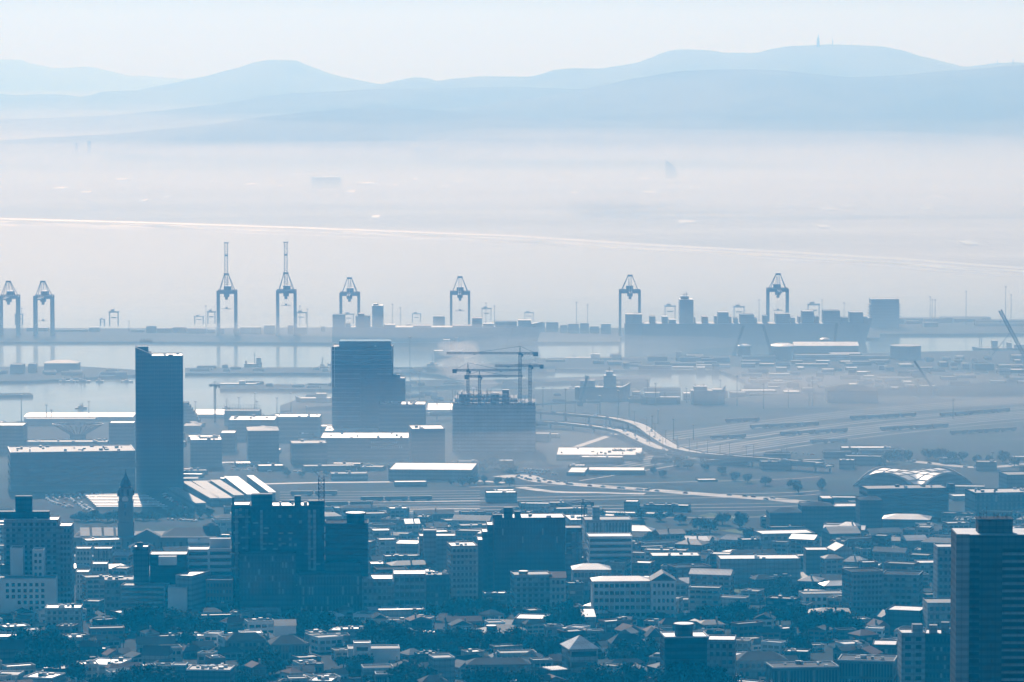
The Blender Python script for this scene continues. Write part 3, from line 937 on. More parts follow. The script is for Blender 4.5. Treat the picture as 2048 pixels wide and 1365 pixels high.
for u, vt in ((168, 0),): pass
for u, vt, vb in ((412, 612, 662), (434, 606, 662), (615, 618, 662), (600, 612, 662), (785, 609, 662), (801, 616, 662), (972, 606, 660), (989, 612, 660), (1153, 605, 664), (1175, 610, 664), (1518, 600, 660), (1644, 600, 660), (1688, 606, 660), (258, 642, 664), (44, 617, 664)):
    mast(u, vt, vb)
for u, vt, vb in ((1860, 594, 655), (1864, 600, 655), (1870, 600, 655), (1932, 583, 650), (2011, 574, 645), (2022, 590, 645)):
    mast(u, vt, vb, 'thin mast on the breakwater')
for u, vt, vb in ((43, 790, 846), (93, 810, 842), (103, 820, 842), (178, 803, 842), (478, 795, 838), (514, 803, 840), (554, 796, 838), (613, 813, 836), (582, 786, 830), (510, 786, 838), (820, 675, 760), (839, 742, 800), (391, 803, 840), (1086, 775, 815), (1131, 778, 830), (1200, 792, 832), (1237, 782, 830), (1258, 798, 834), (1311, 767, 812), (1316, 820, 848), (1295, 760, 800), (1373, 776, 806), (1347, 838, 880), (1474, 752, 812), (1527, 768, 818), (1625, 754, 812), (1618, 770, 812), (1577, 780, 815), (1304, 832, 880), (1387, 850, 880), (1441, 760, 800), (1836, 760, 795), (1730, 760, 800), (1906, 800, 838), (1985, 905, 940), (1540, 1075, 1110), (874, 775, 822)):
    mast(u, vt, vb, zf=3.0)

mat('crane_dark', (0.015, 0.02, 0.03), rough=0.7, spec=0.1)
# ---- tower cranes
def tower_crane(u, vjib, vb, ujib, ucounter, vtop, label, zbase=None, yoff=0, w=2.0, m='crane_dark', vtip=None, hook=None):
    y = depth_at(vb) + yoff; z0 = ground(y) if zbase is None else zbase
    zj = zat(vjib, y); zt = zat(vtop, y); xc = xat(u, vb, y)
    r = empty('tower_crane', (xc, y, z0)); tag(r, label, 'tower crane', 'tower cranes')
    H = zj - z0
    mb = MB(); lattice(mb, (0, 0, 0), (0, 0, H), w, max(6, int(H / w / 1.1)), .46); mb.build('mast', m, r)
    MB().box(-w * .6, w * .6, -w * .6, w * .6, H - 1.2, H + 1.2).box(w * .5, w * 1.2, -w, -.1, H - 2.5, H).build('cab', m, r)
    xj = xat(ujib, vb, y) - xc; zj2 = H if vtip is None else zat(vtip, y) - z0
    mb = MB(); lattice(mb, (0, 0, H + .6), (xj, 0, zj2 + .6), 1.5, max(8, int(abs(xj) / 2.4)), .36)
    mb.box(xj * .62 - .8, xj * .62 + .8, -.8, .8, H - 1, H); mb.build('jib', m, r)
    xk = xat(ucounter, vb, y) - xc
    mb = MB(); lattice(mb, (0, 0, H + .4), (xk, 0, H + .4), 1.5, 5, .45); mb.build('counter_jib', m, r)
    MB().box(min(xk, xk * .72), max(xk, xk * .72), -1.1, 1.1, H - 2.2, H + 1.6).build('counterweight', 'concrete_dark', r)
    T = zt - z0
    mb = MB().beam((-w * .3, 0, H), (0, 0, T), .4).beam((w * .3, 0, H), (0, 0, T), .4).beam((0, 0, T), (xj * .6, 0, H + 1.2 + (zj2 - H) * .6), .28).beam((0, 0, T), (xk * .8, 0, H + 1.2), .28)
    mb.build('tie_bar', m, r)
    if hook:
        zh = zat(hook, y) - z0
        MB().beam((xj * .62, 0, H), (xj * .62, 0, zh), .12).box(xj * .62 - .4, xj * .62 + .4, -.4, .4, zh - 1, zh).build('hook', m, r)
    return r
y0c = depth_at(905)
def zb(v): return zat(v, y0c)
tower_crane(1040, 708, 905, 893, 1076, 693, 'tallest tower crane, its long jib reaching over the steam plume', yoff=25, w=2.6)
tower_crane(1060, 733, 905, 990, 1087, 728, 'tower crane beside the tallest one, short stubby jib', yoff=12, w=2.6)
tower_crane(936, 742, 905, 1042, 905, 726, 'tower crane at the far corner with its counterweight left', yoff=20, w=2.3)
tower_crane(959, 754, 905, 1046, 929, 742, 'lowest tower crane over the unfinished building', yoff=8, w=2.3)
tower_crane(430, 772, 845, 418, 440, 762, 'small lone tower crane by the white quay shed', w=1.8)

# ---- construction block
y = y0c; gz = ground(y); x0, x1 = xat(905, 905, y), xat(1071, 905, y); W = x1 - x0; cx = (x0 + x1) / 2
r = empty('unfinished_block', (cx, y, gz)); tag(r, 'wide unfinished concrete block bristling with scaffolding under four tower cranes', 'building site')
H = zat(812, y) - gz
MB().box(-W / 2, W / 2, 0, 42, -3, H).build('wall', 'concrete', r)
for j in range(9):
    z = H - 2 - j * 3.4
    MB().box(-W / 2 - .5, W / 2 + .5, -.9, -.05, z, z + .5).build('floor_edge', 'concrete', r)
for j in range(3):
    z = H + j * 3.6; a = W * (.5 - .02 * j - (0.0 if j < 2 else .03)); b_ = W * (.5 if j == 0 else .28 if j == 1 else .16)
    mb = MB().box(-a, b_, 2, 38, z + 3.1, z + 3.5)
    n = 14
    for i in range(n):
        x = -a + 1 + (a + b_ - 2) * i / (n - 1)
        mb.box(x - .4, x + .4, 2.4, 3.2, z, z + 3.1).box(x - .4, x + .4, 20, 21, z, z + 3.1)
    mb.build('open_floor', 'concrete', r)
mb = MB(); rnd = random.Random(5)
for i in range(60):
    x = rnd.uniform(-W / 2, W / 2); z = H + (9 if x < -W * .0 else 4); h = rnd.uniform(1, 7)
    mb.box(x - .15, x + .15, rnd.choice((2.5, 12, 30)), 31, z - 6, z + h) if i % 5 == 0 else mb.beam((x, 2.5, z - 8), (x, 2.5, z + h), .3)
mb.box(-W * .04, W * .06, 10, 18, H, zat(788, y) - gz).box(W * .1, W * .18, 10, 18, H, zat(782, y) - gz).box(-W * .42, -W * .3, 12, 22, H, zat(792, y) - gz)
mb.build('formwork', 'steel', r)
claim(cx, y + 21, W / 2, 24)

# ---- steam around the moored ship
def plume(u, v, y, rx, ry, rz_, dens, label):
    me = bpy.data.meshes.new('steam'); bm = bmesh.new(); bmesh.ops.create_icosphere(bm, subdivisions=3, radius=1)
    for vv in bm.verts:
        n_ = noise.noise(vv.co * 1.7 + Vector((u, v, 0))) * .45
        vv.co = Vector((vv.co.x * rx, vv.co.y * ry, vv.co.z * rz_)) * (1 + n_)
    bm.to_mesh(me); bm.free()
    m = bpy.data.materials.new('steam'); m.use_nodes = True; n = m.node_tree.nodes; n.clear()
    out = n.new('ShaderNodeOutputMaterial'); pv = n.new('ShaderNodeVolumePrincipled')
    pv.inputs['Color'].default_value = (1, .97, .95, 1); pv.inputs['Density'].default_value = dens; pv.inputs['Anisotropy'].default_value = .38
    m.node_tree.links.new(pv.outputs[0], out.inputs['Volume']); me.materials.append(m)
    o = inst('steam' if dens > .004 else 'mist', me, None, (xat(u, v, y), y, zat(v, y))); tag(o, label, 'steam' if dens > .004 else 'mist', kind='stuff')
plume(918, 700, 5050, 26, 25, 12, .012, 'pale steam drifting over the white ship at the mole')
plume(925, 735, 4850, 34, 25, 15, .009, 'pale steam spreading low over the dock water')
plume(955, 765, 4600, 22, 20, 10, .006, 'thin steam behind the tower cranes')

# ---- smaller vessels and dock gear
G = 'work vessels in the inner docks'
ship('white_ship', 'white ship half hidden in the steam plume', 868, 930, 702, 716, 1, [(886, 900, 680, .7), (910, 916, 676, .3)], 'ship_white', beam=14, masts=((913, 668, 700), (905, 685, 700)), grp=G)
ship('cargo_ship', 'low grey ship with one tall mast, moored at the outer mole', 1130, 1202, 716, 722, 1, [(1182, 1200, 709, .8)], 'steel', beam=14, masts=((1186, 692, 716), (1148, 708, 716)), grp=G)
ship('work_ship', 'bulky grey work ship with high bridge and tangle of masts, behind the flyover', 1150, 1262, 775, 806, 1, [(1207, 1232, 752, .8), (1212, 1226, 744, .6), (1160, 1190, 762, .5)], 'steel', beam=18, masts=((1219, 735, 760), (1171, 750, 775), (1178, 754, 775), (1245, 765, 775)), grp=G)
ship('repair_rig', 'dark boxy rig under repair in the dry dock, masts on top', 1382, 1452, 782, 815, 1, [(1388, 1414, 774, .9), (1425, 1450, 780, .9)], 'hull_paint', sup='steel', beam=22, masts=((1391, 768, 790), (1408, 769, 785), (1402, 772, 790)), grp=G)
ship('trawler', 'low trawler with a stump bow, alongside the dry dock', 1280, 1360, 795, 815, -1, [(1290, 1320, 786, .7)], 'steel', beam=12, masts=((1312, 778, 795), (1330, 786, 795)), grp=G)
ship('coaster', 'long flat coaster lying at the inner mole', 590, 662, 797, 811, -1, [(632, 652, 788, .7)], 'steel', beam=14, masts=((641, 774, 797),), grp=G)
ship('barge', 'flat dredging barge with stubby derrick on the inner mole water', 440, 520, 768, 776, 1, [(478, 490, 763, .6)], 'steel', beam=12, masts=(), grp=G)
ship('dredger', 'small dredger with a square gantry on the mole', 488, 524, 728, 736, 1, [(512, 522, 716, .6), (490, 493, 722, .3)], 'steel', beam=10, masts=((509, 706, 728),), grp=G)
ship('grey_warship', 'pale grey ship with raised decks at the breakwater berth', 1945, 2052, 697, 706, -1, [(1984, 1996, 682, .7), (2014, 2024, 686, .7), (2030, 2050, 690, .6)], 'steel', beam=16, masts=((1960, 672, 697), (1964, 676, 697), (2008, 684, 697)), grp=G)
ship('distant_ship', 'faint dark ship lying off the far beach', 925, 958, 399, 404, 1, [(948, 955, 394, .7)], 'hull_paint', beam=24)
ship('tug', 'tiny tug beside the outer mole', 1335, 1352, 727, 731, 1, [(1341, 1347, 722, .6)], 'hull_paint', beam=8, masts=((1344, 717, 725),), grp=G)

def derrick(u0, vb, u1, vt, look, w=2.1, back=None, zf=3.0, body=(6, 6, 5)):
    y = depth_at(vb, zf); r = empty('dock_crane', (xat(u0, vb, y), y, zf))
    dx, H = xat(u1, vb, y) - xat(u0, vb, y), zat(vt, y) - zf
    a, b_, c = body
    MB().box(-a / 2, a / 2, -b_ / 2, b_ / 2, 0, c).build('crane_body', 'crane_dark', r)
    mb = MB(); lattice(mb, (0, 0, c * .6), (dx, 0, H), w, max(6, int(H / w / 1.3)), .85); mb.build('boom', 'crane_dark', r)
    if back:
        bx = xat(back[0], vb, y) - xat(u0, vb, y); bz = max(0, zat(back[1], y) - zf); k = back[2]
        MB().beam((bx, 0, bz), (dx * k, 0, c * .6 + (H - c * .6) * k), .7).build('back_stay', 'crane_paint', r)
        MB().beam((dx, 0, H), (dx * .98, 0, H * .8), .2).box(dx * .98 - .6, dx * .98 + .6, -.6, .6, H * .8 - 1.5, H * .8).build('hook', 'steel', r)
    auto(r, look, u0, vb, 'dock cranes', 'dock crane')
derrick(1468, 712, 1487, 651, 'slim dock crane leaning right')
derrick(1543, 714, 1526, 650, 'slim dock crane leaning left')
derrick(1668, 705, 1673, 646, 'slim upright dock crane')
derrick(2056, 735, 1999, 621, 'big lattice dock crane leaning left', 3.4, back=(1975, 722, .6), body=(10, 10, 9))
derrick(1870, 790, 1828, 722, 'thin dock crane leaning left', 1.5)
derrick(1160, 812, 1175, 752, 'thin dock crane leaning right', 1.6)

def tank(u0, u1, vt, vb, label, m='steel', roof='roof_white', name='storage_tank', zf=3.0, cone=2.0):
    y = depth_at(vb, zf); x0, x1 = xat(u0, vb, y), xat(u1, vb, y); rr_ = (x1 - x0) / 2; H = zat(vt, y) - zf
    r = empty(name, ((x0 + x1) / 2, y + rr_, zf)); tag(r, label, 'tank', 'storage tanks in the docks')
    MB().lathe([(rr_, 0), (rr_, H)], 28).build('shell', m, r)
    MB().lathe([(rr_ + .3, H), (rr_ + .3, H + .5), (rr_ * .5, H + cone), (.1, H + cone * 1.15)], 28).build('roof', roof, r)
    claim((x0 + x1) / 2, y + rr_, rr_, rr_)
tank(1476, 1502, 693, 714, 'pale round tank beside the crane leaning right')
tank(1545, 1588, 694, 720, 'middle-sized tank with pale top beside the crane leaning left')
tank(1640, 1660, 680, 704, 'narrow tank with pale top behind the long dock store')
tank(1783, 1845, 694, 720, 'squat dark tank with a railed rim, standing alone', m='hull_paint', roof='roof_grey', cone=.6)
ND = 'concrete_dark'
building('dock_store', 'long dark dock store with pale peaked roofs, facing the long ship', 'warehouse', 1588, 1717, 692, 712, 30, 0, 'hull_paint', 'roof_white', rt='gx', rh=4)
building('dock_store', 'dark dock store abutting the middle-sized tank', 'warehouse', 1543, 1590, 692, 711, 20, 0, 'hull_paint', 'roof_white', rt='hx', rh=3)
building('dock_shed', 'low pale shed running in front of the long dock store', 'warehouse', 1588, 1700, 710, 722, 20, 0, 'concrete', 'roof_grey')
building('dock_shed', 'long low grey shed between the two dock stores', 'warehouse', 1700, 1780, 712, 724, 18, 0, ND, 'roof_grey')
building('quay_shed', 'very long white-roofed quay shed lit by the sun', 'warehouse', 48, 266, 834, 843, 50, 0, 'concrete', 'roof_pale', rt='gx', rh=1.2)
building('quay_shed', 'white-roofed quay shed beside the lone small crane', 'warehouse', 386, 449, 829, 837, 60, 0, 'concrete', 'roof_white', rt='gx', rh=2.5)
building('sunlit_shed', 'long sunlit shed roof between the glass tower and the site', 'warehouse', 852, 905, 820, 832, 90, 0, 'concrete', 'roof_white')
building('shed', 'dark shed with arched end on the left mole', 'warehouse', 88, 156, 727, 745, 30, 0, 'steel', 'roof_grey', rt='hx', rh=3)
building('silo_block', 'squat grain silo block on the mole end', 'silo', 20, 47, 729, 748, 20, 0, 'steel', 'roof_grey')
building('store', 'small square store between silo block and arched shed', 'store', 56, 72, 728, 746, 16, 0, 'steel', 'roof_grey')
building('store', 'lone square store on the right mole', 'store', 1352, 1362, 704, 720, 14, 0, 'steel', 'roof_grey')
building('shed', 'long low shed on the right mole beside the lone store', 'warehouse', 1374, 1407, 711, 720, 20, 0, 'steel', 'roof_grey')
building('hangar', 'broad dark hangar under a low curved hill of roofs, by the rail yard', 'warehouse', 1655, 1755, 782, 806, 40, 0, 'steel', 'roof_dark', rt='hx', rh=5)
rnd = random.Random(11)
looks = {'roof_white': 'white-roofed', 'roof_pale': 'pale-roofed', 'roof_grey': 'grey-roofed', 'roof_dark': 'dark-roofed', 'tin_roof': 'tin-roofed', 'roof_slate': 'slate-roofed', 'roof_tile': 'tile-roofed'}
def filler_shed(u, v, w, h, d_, roof, wall, rt='flat'):
    y = depth_at(v); x = xat(u, v, y); hw = w / 2
    if not is_free(x, y + d_ / 2, hw, d_ / 2): return
    o, *_ = building('dock_building', None, 'shed', u - hw / mpp(y), u + hw / mpp(y), v - h / mpp(y), v, d_, rnd.choice((0, 0, 3, -4)), wall, roof, rt=rt, rh=1.5)
    size = 'long low' if w > 40 else 'small' if w < 16 else 'low'
    auto(o, '%s %s dock building' % (size, looks[roof]), u, v, 'dock buildings on the moles', 'shed')
for i in range(420):
    u = rnd.uniform(1240, 2100); v = rnd.uniform(718, 800)
    if v > 800 - (u - 1240) * .035: continue
    if v < 735 and u < 1500: continue
    if 742 < v < 785 and u < 1500: continue
    filler_shed(u, v, rnd.choice((8, 10, 14, 18, 24, 40)), rnd.choice((2, 3, 3, 4, 5, 7)), rnd.uniform(12, 28), rnd.choice(('roof_white', 'roof_grey', 'roof_grey', 'roof_pale', 'roof_dark')), rnd.choice(('steel', 'concrete', 'concrete_dark')))
for i in range(26):
    filler_shed(rnd.uniform(1100, 1440), rnd.uniform(717, 734), rnd.choice((14, 24, 40)), rnd.choice((3, 4, 6)), 14, rnd.choice(('roof_grey', 'roof_pale')), 'steel')
for i in range(16):
    filler_shed(rnd.uniform(-20, 260), rnd.uniform(744, 752), rnd.choice((14, 24)), rnd.choice((3, 4)), 12, rnd.choice(('roof_grey', 'roof_pale')), 'steel')
for i in range(20):
    filler_shed(rnd.uniform(1800, 2100), rnd.uniform(640, 656), rnd.choice((20, 40, 70)), rnd.choice((4, 6)), 20, rnd.choice(('roof_grey', 'roof_pale')), 'steel')

rnd = random.Random(19)
for i in range(34):      # little craft along the moles
    u, v = rnd.choice(((rnd.uniform(390, 1100), 749), (rnd.uniform(450, 1250), 781), (rnd.uniform(10, 250), 765), (rnd.uniform(600, 1120), 731), (rnd.uniform(1450, 2040), 716), (rnd.uniform(60, 900), 818)))
    w = rnd.uniform(7, 24)
    r, _, _ = ship('small_boat', None, u, u + w, v - rnd.uniform(2, 4), v, rnd.choice((1, -1)), [(u + w * .3, u + w * .6, v - rnd.uniform(5, 8), .6)], rnd.choice(('steel', 'hull_paint', 'ship_white')), beam=rnd.uniform(4, 8), masts=((u + w * .5, v - rnd.uniform(10, 20), v - 4),))
    auto(r, 'long dark moored boat' if w > 16 else 'small moored boat', u, v, 'boats along the moles', 'boat')
for i in range(40):
    filler_shed(rnd.uniform(390, 1100), rnd.uniform(737, 744), rnd.choice((8, 14, 24)), rnd.choice((1.5, 2.5, 4)), 10, rnd.choice(('roof_grey', 'roof_pale')), 'steel')
    filler_shed(rnd.uniform(450, 1280), rnd.uniform(768, 776) - (0 if rnd.random() < .5 else 2), rnd.choice((8, 14, 24)), rnd.choice((1.5, 2.5, 3)), 8, rnd.choice(('roof_grey', 'roof_pale')), 'steel')
    filler_shed(rnd.uniform(600, 1280), rnd.uniform(790, 808), rnd.choice((8, 14, 24)), rnd.choice((2, 3, 4)), 10, rnd.choice(('roof_grey', 'roof_pale')), 'steel')
# ---- far shore: refinery, sheds, towers, hill masts
def chimney(u, vt, vb, w, look):
    _, y, gz = far_pt(u, vb); r = empty('chimney', (xat(u, vb, y), y, gz)); H = zat(vt, y) - gz
    MB().lathe([(w, 0), (w * .75, H)], 10).build('stack', 'crane_dark', r)
    MB().lathe([(w * .95, H), (w * .95, H + 2.5)], 10).build('cap', 'steel', r)
    auto(r, look, u, vb, 'refinery chimneys on the far plain', 'chimney')
LANDMARK += [(180, 320, 'the refinery'), (650, 370, 'the far square hall'), (1342, 340, 'the sail-shaped tower'), (1637, 85, 'the hilltop'), (1100, 380, 'the far beach')]
for u, vt, w in ((153, 288, 5), (178.5, 284, 7.5), (146, 302, 3), (212, 304, 4), (215, 308, 3), (267, 303, 5), (250, 312, 3), (200, 312, 14)):
    chimney(u, vt, 327, w, 'faint refinery chimney')
def farblock(name, label, u0, u1, vt, vb, cat, m='concrete_dark', roof='roof_grey', d_=60, shear=0):
    _, y, gz = far_pt((u0 + u1) / 2, vb); x0, x1 = xat(u0, vb, y), xat(u1, vb, y); cx = (x0 + x1) / 2; H = max(2.5, zat(vt, y) - gz); w = (x1 - x0) / 2
    r = empty(name, (cx, y, gz)); tag(r, label, cat)
    if shear: MB().profile([(-w, 0), (w, 0), (w * .8, H * .55), (w * .2, H * .8), (-w * .9, H)], 0, d_).build('wall', m, r)
    else:
        MB().box(-w, w, 0, d_, -6, H).build('wall', m, r)
        MB().box(-w - 1, w + 1, -1, d_ + 1, H, H + 1.5).build('roof', roof, r)
farblock('square_hall', 'big square hall standing dark and alone on the far plain', 623, 680, 356, 377, 'hall', 'hull_paint')
farblock('sail_tower', 'faint sail-shaped tower on the far plain', 1331, 1354, 322, 358, 'tower', 'steel', shear=1, d_=40)
mat('glint_roof', (0.8, 0.79, 0.77), rough=0.3, spec=1.0, var=0.1)
rnd = random.Random(21)
for u, v in ((30, 334), (60, 336), (95, 337), (115, 380), (170, 388), (285, 405), (430, 366), (500, 372), (560, 376), (590, 346), (620, 345), (650, 346), (720, 370), (735, 370), (790, 375), (830, 363), (920, 367), (890, 375), (1040, 355), (1170, 355), (1110, 365), (1295, 362), (1300, 389), (1390, 379), (1500, 343), (1478, 370), (1662, 423), (1700, 416), (1650, 458), (1377, 448), (1365, 450), (1708, 305), (1880, 398), (1855, 422), (750, 439), (1945, 492), (1260, 286), (700, 388), (1150, 390), (1230, 398), (330, 398), (240, 362)):
    y = far_pt(u, v)[1]; w = rnd.uniform(10, 34)
    farblock('distant_roof', None, u - w / mpp(y) / 2, u + w / mpp(y) / 2, v - 1.0, v, 'building', 'concrete', 'glint_roof', rnd.uniform(60, 200))
    auto(col.objects[-1] if False else bpy.data.objects[[o.name for o in col.objects if o.name.startswith('distant_roof')][-1]], 'glinting white roof', u, v, 'glinting roofs on the far plain', 'building')
for u, vt, vb, w in ((1636.5, 68, 93, 5), (1665, 75, 93, 1.6), (1703, 83, 95, 1.2), (1995, 118, 128, 1.5), (2026, 114, 128, 1.8)):
    y = 18600; r = empty('hill_mast', (xat(u, vb, y), y, zat(vb, y) - 5)); H = zat(vt, y) - zat(vb, y) + 5
    MB().lathe([(w * 1.5, 0), (w, H * .7)], 8).build('tower_shaft', 'concrete_dark', r)
    MB().lathe([(w * .4, H * .7), (w * .2, H)], 6).build('antenna', 'steel', r)
    auto(r, 'thin radio mast' if w < 4 else 'thick radio tower', u, vb, 'radio masts on the hilltop', 'radio mast')

# ------------------------------------------------------------------ the town: middle distance
LANDMARK += [(315, 940, 'the tall harbour tower'), (640, 870, 'the wide low complex'), (985, 880, 'the unfinished block'), (860, 937, 'the long pale roof'),
             (250, 1010, 'the clock tower'), (430, 990, 'the station sheds'), (555, 1110, 'the big dark block'), (690, 1090, 'the drum-topped wing'), (1060, 1090, 'the stepped glass block'),
             (1215, 1110, 'the white-edged block'), (1265, 1190, 'the gabled office row'), (1160, 1290, 'the white pyramid roof'), (1385, 1300, 'the white-capped office'), (1650, 1030, 'the stepped dark mass'),
             (1830, 960, 'the vaulted hall'), (1960, 1200, 'the near tower'), (1860, 1310, 'the balcony flats'), (1640, 1340, 'the colonnaded block'), (1640, 1200, 'the terrace lane'), (1770, 1180, 'the twin flats'),
             (75, 1100, 'the ribbed slab block'), (55, 1190, 'the pale square-windowed block'), (335, 1130, 'the dark banded office'), (530, 1290, 'the old school'), (745, 1300, 'the white modern house'),
             (1000, 1260, 'the lantern roof'), (210, 1325, 'the white parking deck'), (90, 1350, 'the white flat roofs'), (125, 1230, 'the terraced flats'), (600, 1350, 'the pale court roof'), (890, 1340, 'the plain box house'),
             (1535, 1285, 'the terrace quarter'), (840, 1180, 'the pale office row'), (1520, 1140, 'the long white roof'), (1340, 1070, 'the small lawn'), (1350, 910, 'the flyover foot'), (1240, 975, 'the boulevard')]
B = building
# tall harbour tower with chamfered, finned faces
r, W, H, y = B('office_tower', 'tallest finned office tower standing at the harbour edge', 'tower', 265, 367, 712, 985, 34, 5, 'dark_panel', 'roof_pale', glass='glass_dark', units=10, plant=((276, 299, 694, 'dark_panel', 12, 12),))
n = 26
me = unit_mesh('fin:t', lambda: MB().box(-.35, .35, -.9, 0, 0, H - 4), 'concrete_dark')
for i in range(n): inst('fin', me, r, (-W / 2 + .6 + (W - 1.2) * i / (n - 1), 0, 1))
mb = MB().raw([(-W / 2, 0, H), (-W / 2, 34, H), (-W / 2 + 14, 34, H), (-W / 2 + 14, 0, H), (-W / 2, 0, H + 7), (-W / 2, 34, H + 7), (-W / 2 + 14, 34, H + 1), (-W / 2 + 14, 0, H + 1)], [(0, 3, 7, 4), (1, 5, 6, 2), (0, 4, 5, 1), (4, 7, 6, 5), (3, 2, 6, 7)])
mb.build('sloping_parapet', 'dark_panel', r)
mb = MB()
for i in range(14): mb.beam((-W / 2 + 4 + i * .8, 16, H + 10), (-W / 2 + 4 + i * .8, 16, H + 12 + (i % 3)), .25)
mb.build('antenna_cluster', 'steel', r)

# round-topped glass tower with galleries
r, W, H, y = B('glass_tower', 'round-topped glass tower with projecting galleries and an inset T frame', 'tower', 664, 785, 694, 872, 40, 0, 'dark_panel', 'roof_grey', units=6)
MB().box(-W / 2 + 7, W / 2 - 1.5, 4, 30, H - .5, H + 5.2).build('crown_block', 'glass_pale', r)
for j in range(16):
    z = H - 4 - j * 4.6
    if j < 5: MB().box(-W / 2 - .4, W / 2 + .4, -1.4, -.02, z, z + 1.0).build('gallery', 'concrete', r)
    else:
        MB().box(-W / 2 + .5, -2.5, -.3, .02, z, z + .7).build('gallery', 'concrete', r)
        MB().box(W * .25, W / 2 - .5, -.3, .02, z, z + .7).build('gallery', 'concrete', r)
for a in (-W / 2 - .6, -W / 2 + 2.4, W / 2 - .4): MB().box(a, a + .5, -1.6, -.9, H * .55 if a < 0 else H - 16, H).build('corner_post', 'white_paint', r)
MB().box(-2.3, -.9, -.7, -.03, 8, H - 20).box(-W / 2 + 3, -2.3, -.7, -.03, H - 21.5, H - 20).build('frame', 'steel', r)
B('tower_wing', 'shoulder wing stepping down on the right of the glass tower', 'office block', 730, 810, 757, 873, 30, 0, 'dark_panel', 'roof_grey', 'b:14', glass='glass_pale', plant=((785, 800, 750, 'dark_panel'),))
B('office_block', 'plain dark cube with crenellated rooftop plant, below the glass tower', 'office block', 757, 851, 809, 888, 40, 0, 'concrete_dark', 'roof_pale', 'b:9', glass='glass_pale', units=14)
B('office_block', 'dark cube with pale sloping rooftop at the edge of the low complex', 'office block', 815, 890, 858, 928, 42, 0, 'dark_panel', 'roof_pale', 'b:8', glass='glass_pale', units=5)
r, W, H, y = B('exhibition_hall', 'wide hall with two rows of small bright lights on its wall', 'hall', 640, 818, 876, 918, 60, 0, 'concrete_dark', 'roof_white', units=8)
for k, (zz, a, b_) in enumerate(((.78, .08, .36), (.55, .08, .42))):
    for i in range(14):
        x = lerp(W * a, W * b_, i / 13.0)
        inst('bright_window', unit_mesh('bright_window:a', lambda: MB().box(-.55, .55, -.1, 0, -1.1, 1.1), 'plaster_white'), r, (x, -.02, H * zz))
B('roof_hall', 'long hall with flat white roof behind the wide hall', 'hall', 648, 785, 862, 880, 60, 0, 'concrete_dark', 'roof_white', units=4)
B('roof_hall', 'narrow hall with pale roof, furthest of the low complex', 'hall', 636, 778, 853, 866, 26, 0, 'concrete_dark', 'roof_pale')
B('office_block', 'square block at the left end of the low complex', 'office block', 576, 654, 887, 930, 34, 0, 'concrete_dark', 'roof_grey', 'b:4', glass='glass_pale', units=3)
B('office_block', 'long flat block behind the square block, roof just catching light', 'office block', 546, 640, 834, 872, 40, 0, 'concrete_dark', 'roof_pale', 'b:4', glass='glass_pale', units=5)
B('office_block', 'hip-roofed block left of the low complex', 'office block', 488, 558, 862, 925, 40, 0, 'concrete_dark', 'roof_grey', rt='hx', rh=3)
B('office_block', 'broad block below the scaffolded block', 'office block', 456, 550, 840, 880, 50, 0, 'concrete_dark', 'roof_pale', units=8)
r, W, H, y = B('scaffolded_block', 'half-built block wrapped in open scaffolding by the water', 'building site', 449, 520, 822, 852, 26, 0, 'concrete_dark', 'roof_grey')
mb = MB()
for i in range(14):
    x = -W / 2 + W * i / 13; mb.box(x - .15, x + .15, -2, -1.7, 0, H + 6)
for j in range(6): mb.box(-W / 2, W / 2, -2, -1.7, H + 6 - j * 2.6, H + 6.25 - j * 2.6)
mb.build('scaffolding', 'steel', r)
B('office_block', 'block with bright L-shaped roof just right of the tall tower', 'office block', 374, 444, 880, 935, 34, 0, 'concrete_dark', 'roof_white', units=2, plant=((402, 440, 876, 'concrete_dark', 18, 6),))
B('office_block', 'small block with a pale roof edge right of the tall tower', 'office block', 440, 470, 866, 905, 30, 0, 'concrete_dark', 'roof_pale')
B('low_block', 'pale hip roof low beside the tall tower', 'shed', 368, 400, 852, 866, 30, 0, 'steel', 'roof_grey', rt='hx', rh=3)
# terraced stepped mound by the water
y = depth_at(856); r = empty('stepped_building', (xat(380, 856, y), y, 3)); tag(r, 'dark terraced building stepping down to the water beside the tall tower', 'building')
for j in range(8):
    MB().box(-14, -2 + j * 1.9, j, 20, 22 - j * 2.9, 25 - j * 2.9).build('terrace', 'concrete_dark', r)
MB().box(-14, 14, 8, 20, -1, 4).build('base', 'concrete_dark', r)
# bowl-shaped lattice roof
y = depth_at(882); s = mpp(y); r = empty('bowl_roof', (xat(152, 882, y), y + 18, ground(y))); tag(r, 'bowl-shaped lattice roof opening upward like a shallow funnel', 'canopy')
H = zat(852, y) - ground(y); a0, a1 = 17 * s, 51 * s
for j in range(7):
    t = j / 6; rr_ = lerp(a0, a1, t); z = lerp(H * .35, H, t)
    mb = MB()
    for i in range(32):
        p, q = 2 * math.pi * i / 32, 2 * math.pi * (i + 1) / 32
        mb.beam((rr_ * math.cos(p), rr_ * .8 * math.sin(p), z), (rr_ * math.cos(q), rr_ * .8 * math.sin(q), z), .9)
    mb.build('ring_beam', 'hull_paint', r)
for i in range(28):
    p = 2 * math.pi * i / 28
    MB().beam((a0 * math.cos(p), a0 * .8 * math.sin(p), H * .35), (a1 * math.cos(p), a1 * .8 * math.sin(p), H), .8).build('rib', 'hull_paint', r)
MB().lathe([(a0 * .9, -2), (a0, H * .36)], 24, ay=.8).build('drum', 'concrete_dark', r)
claim(xat(152, 882, y), y + 18, 25, 20)
B('civic_block', 'very wide dark civic block, white roof surfaces with raised surrounds', 'civic building', 0, 268, 905, 985, 56, 0, 'concrete_dark', 'roof_grey', 'b:5', glass='glass_pale', units=22, par='roof_pale')
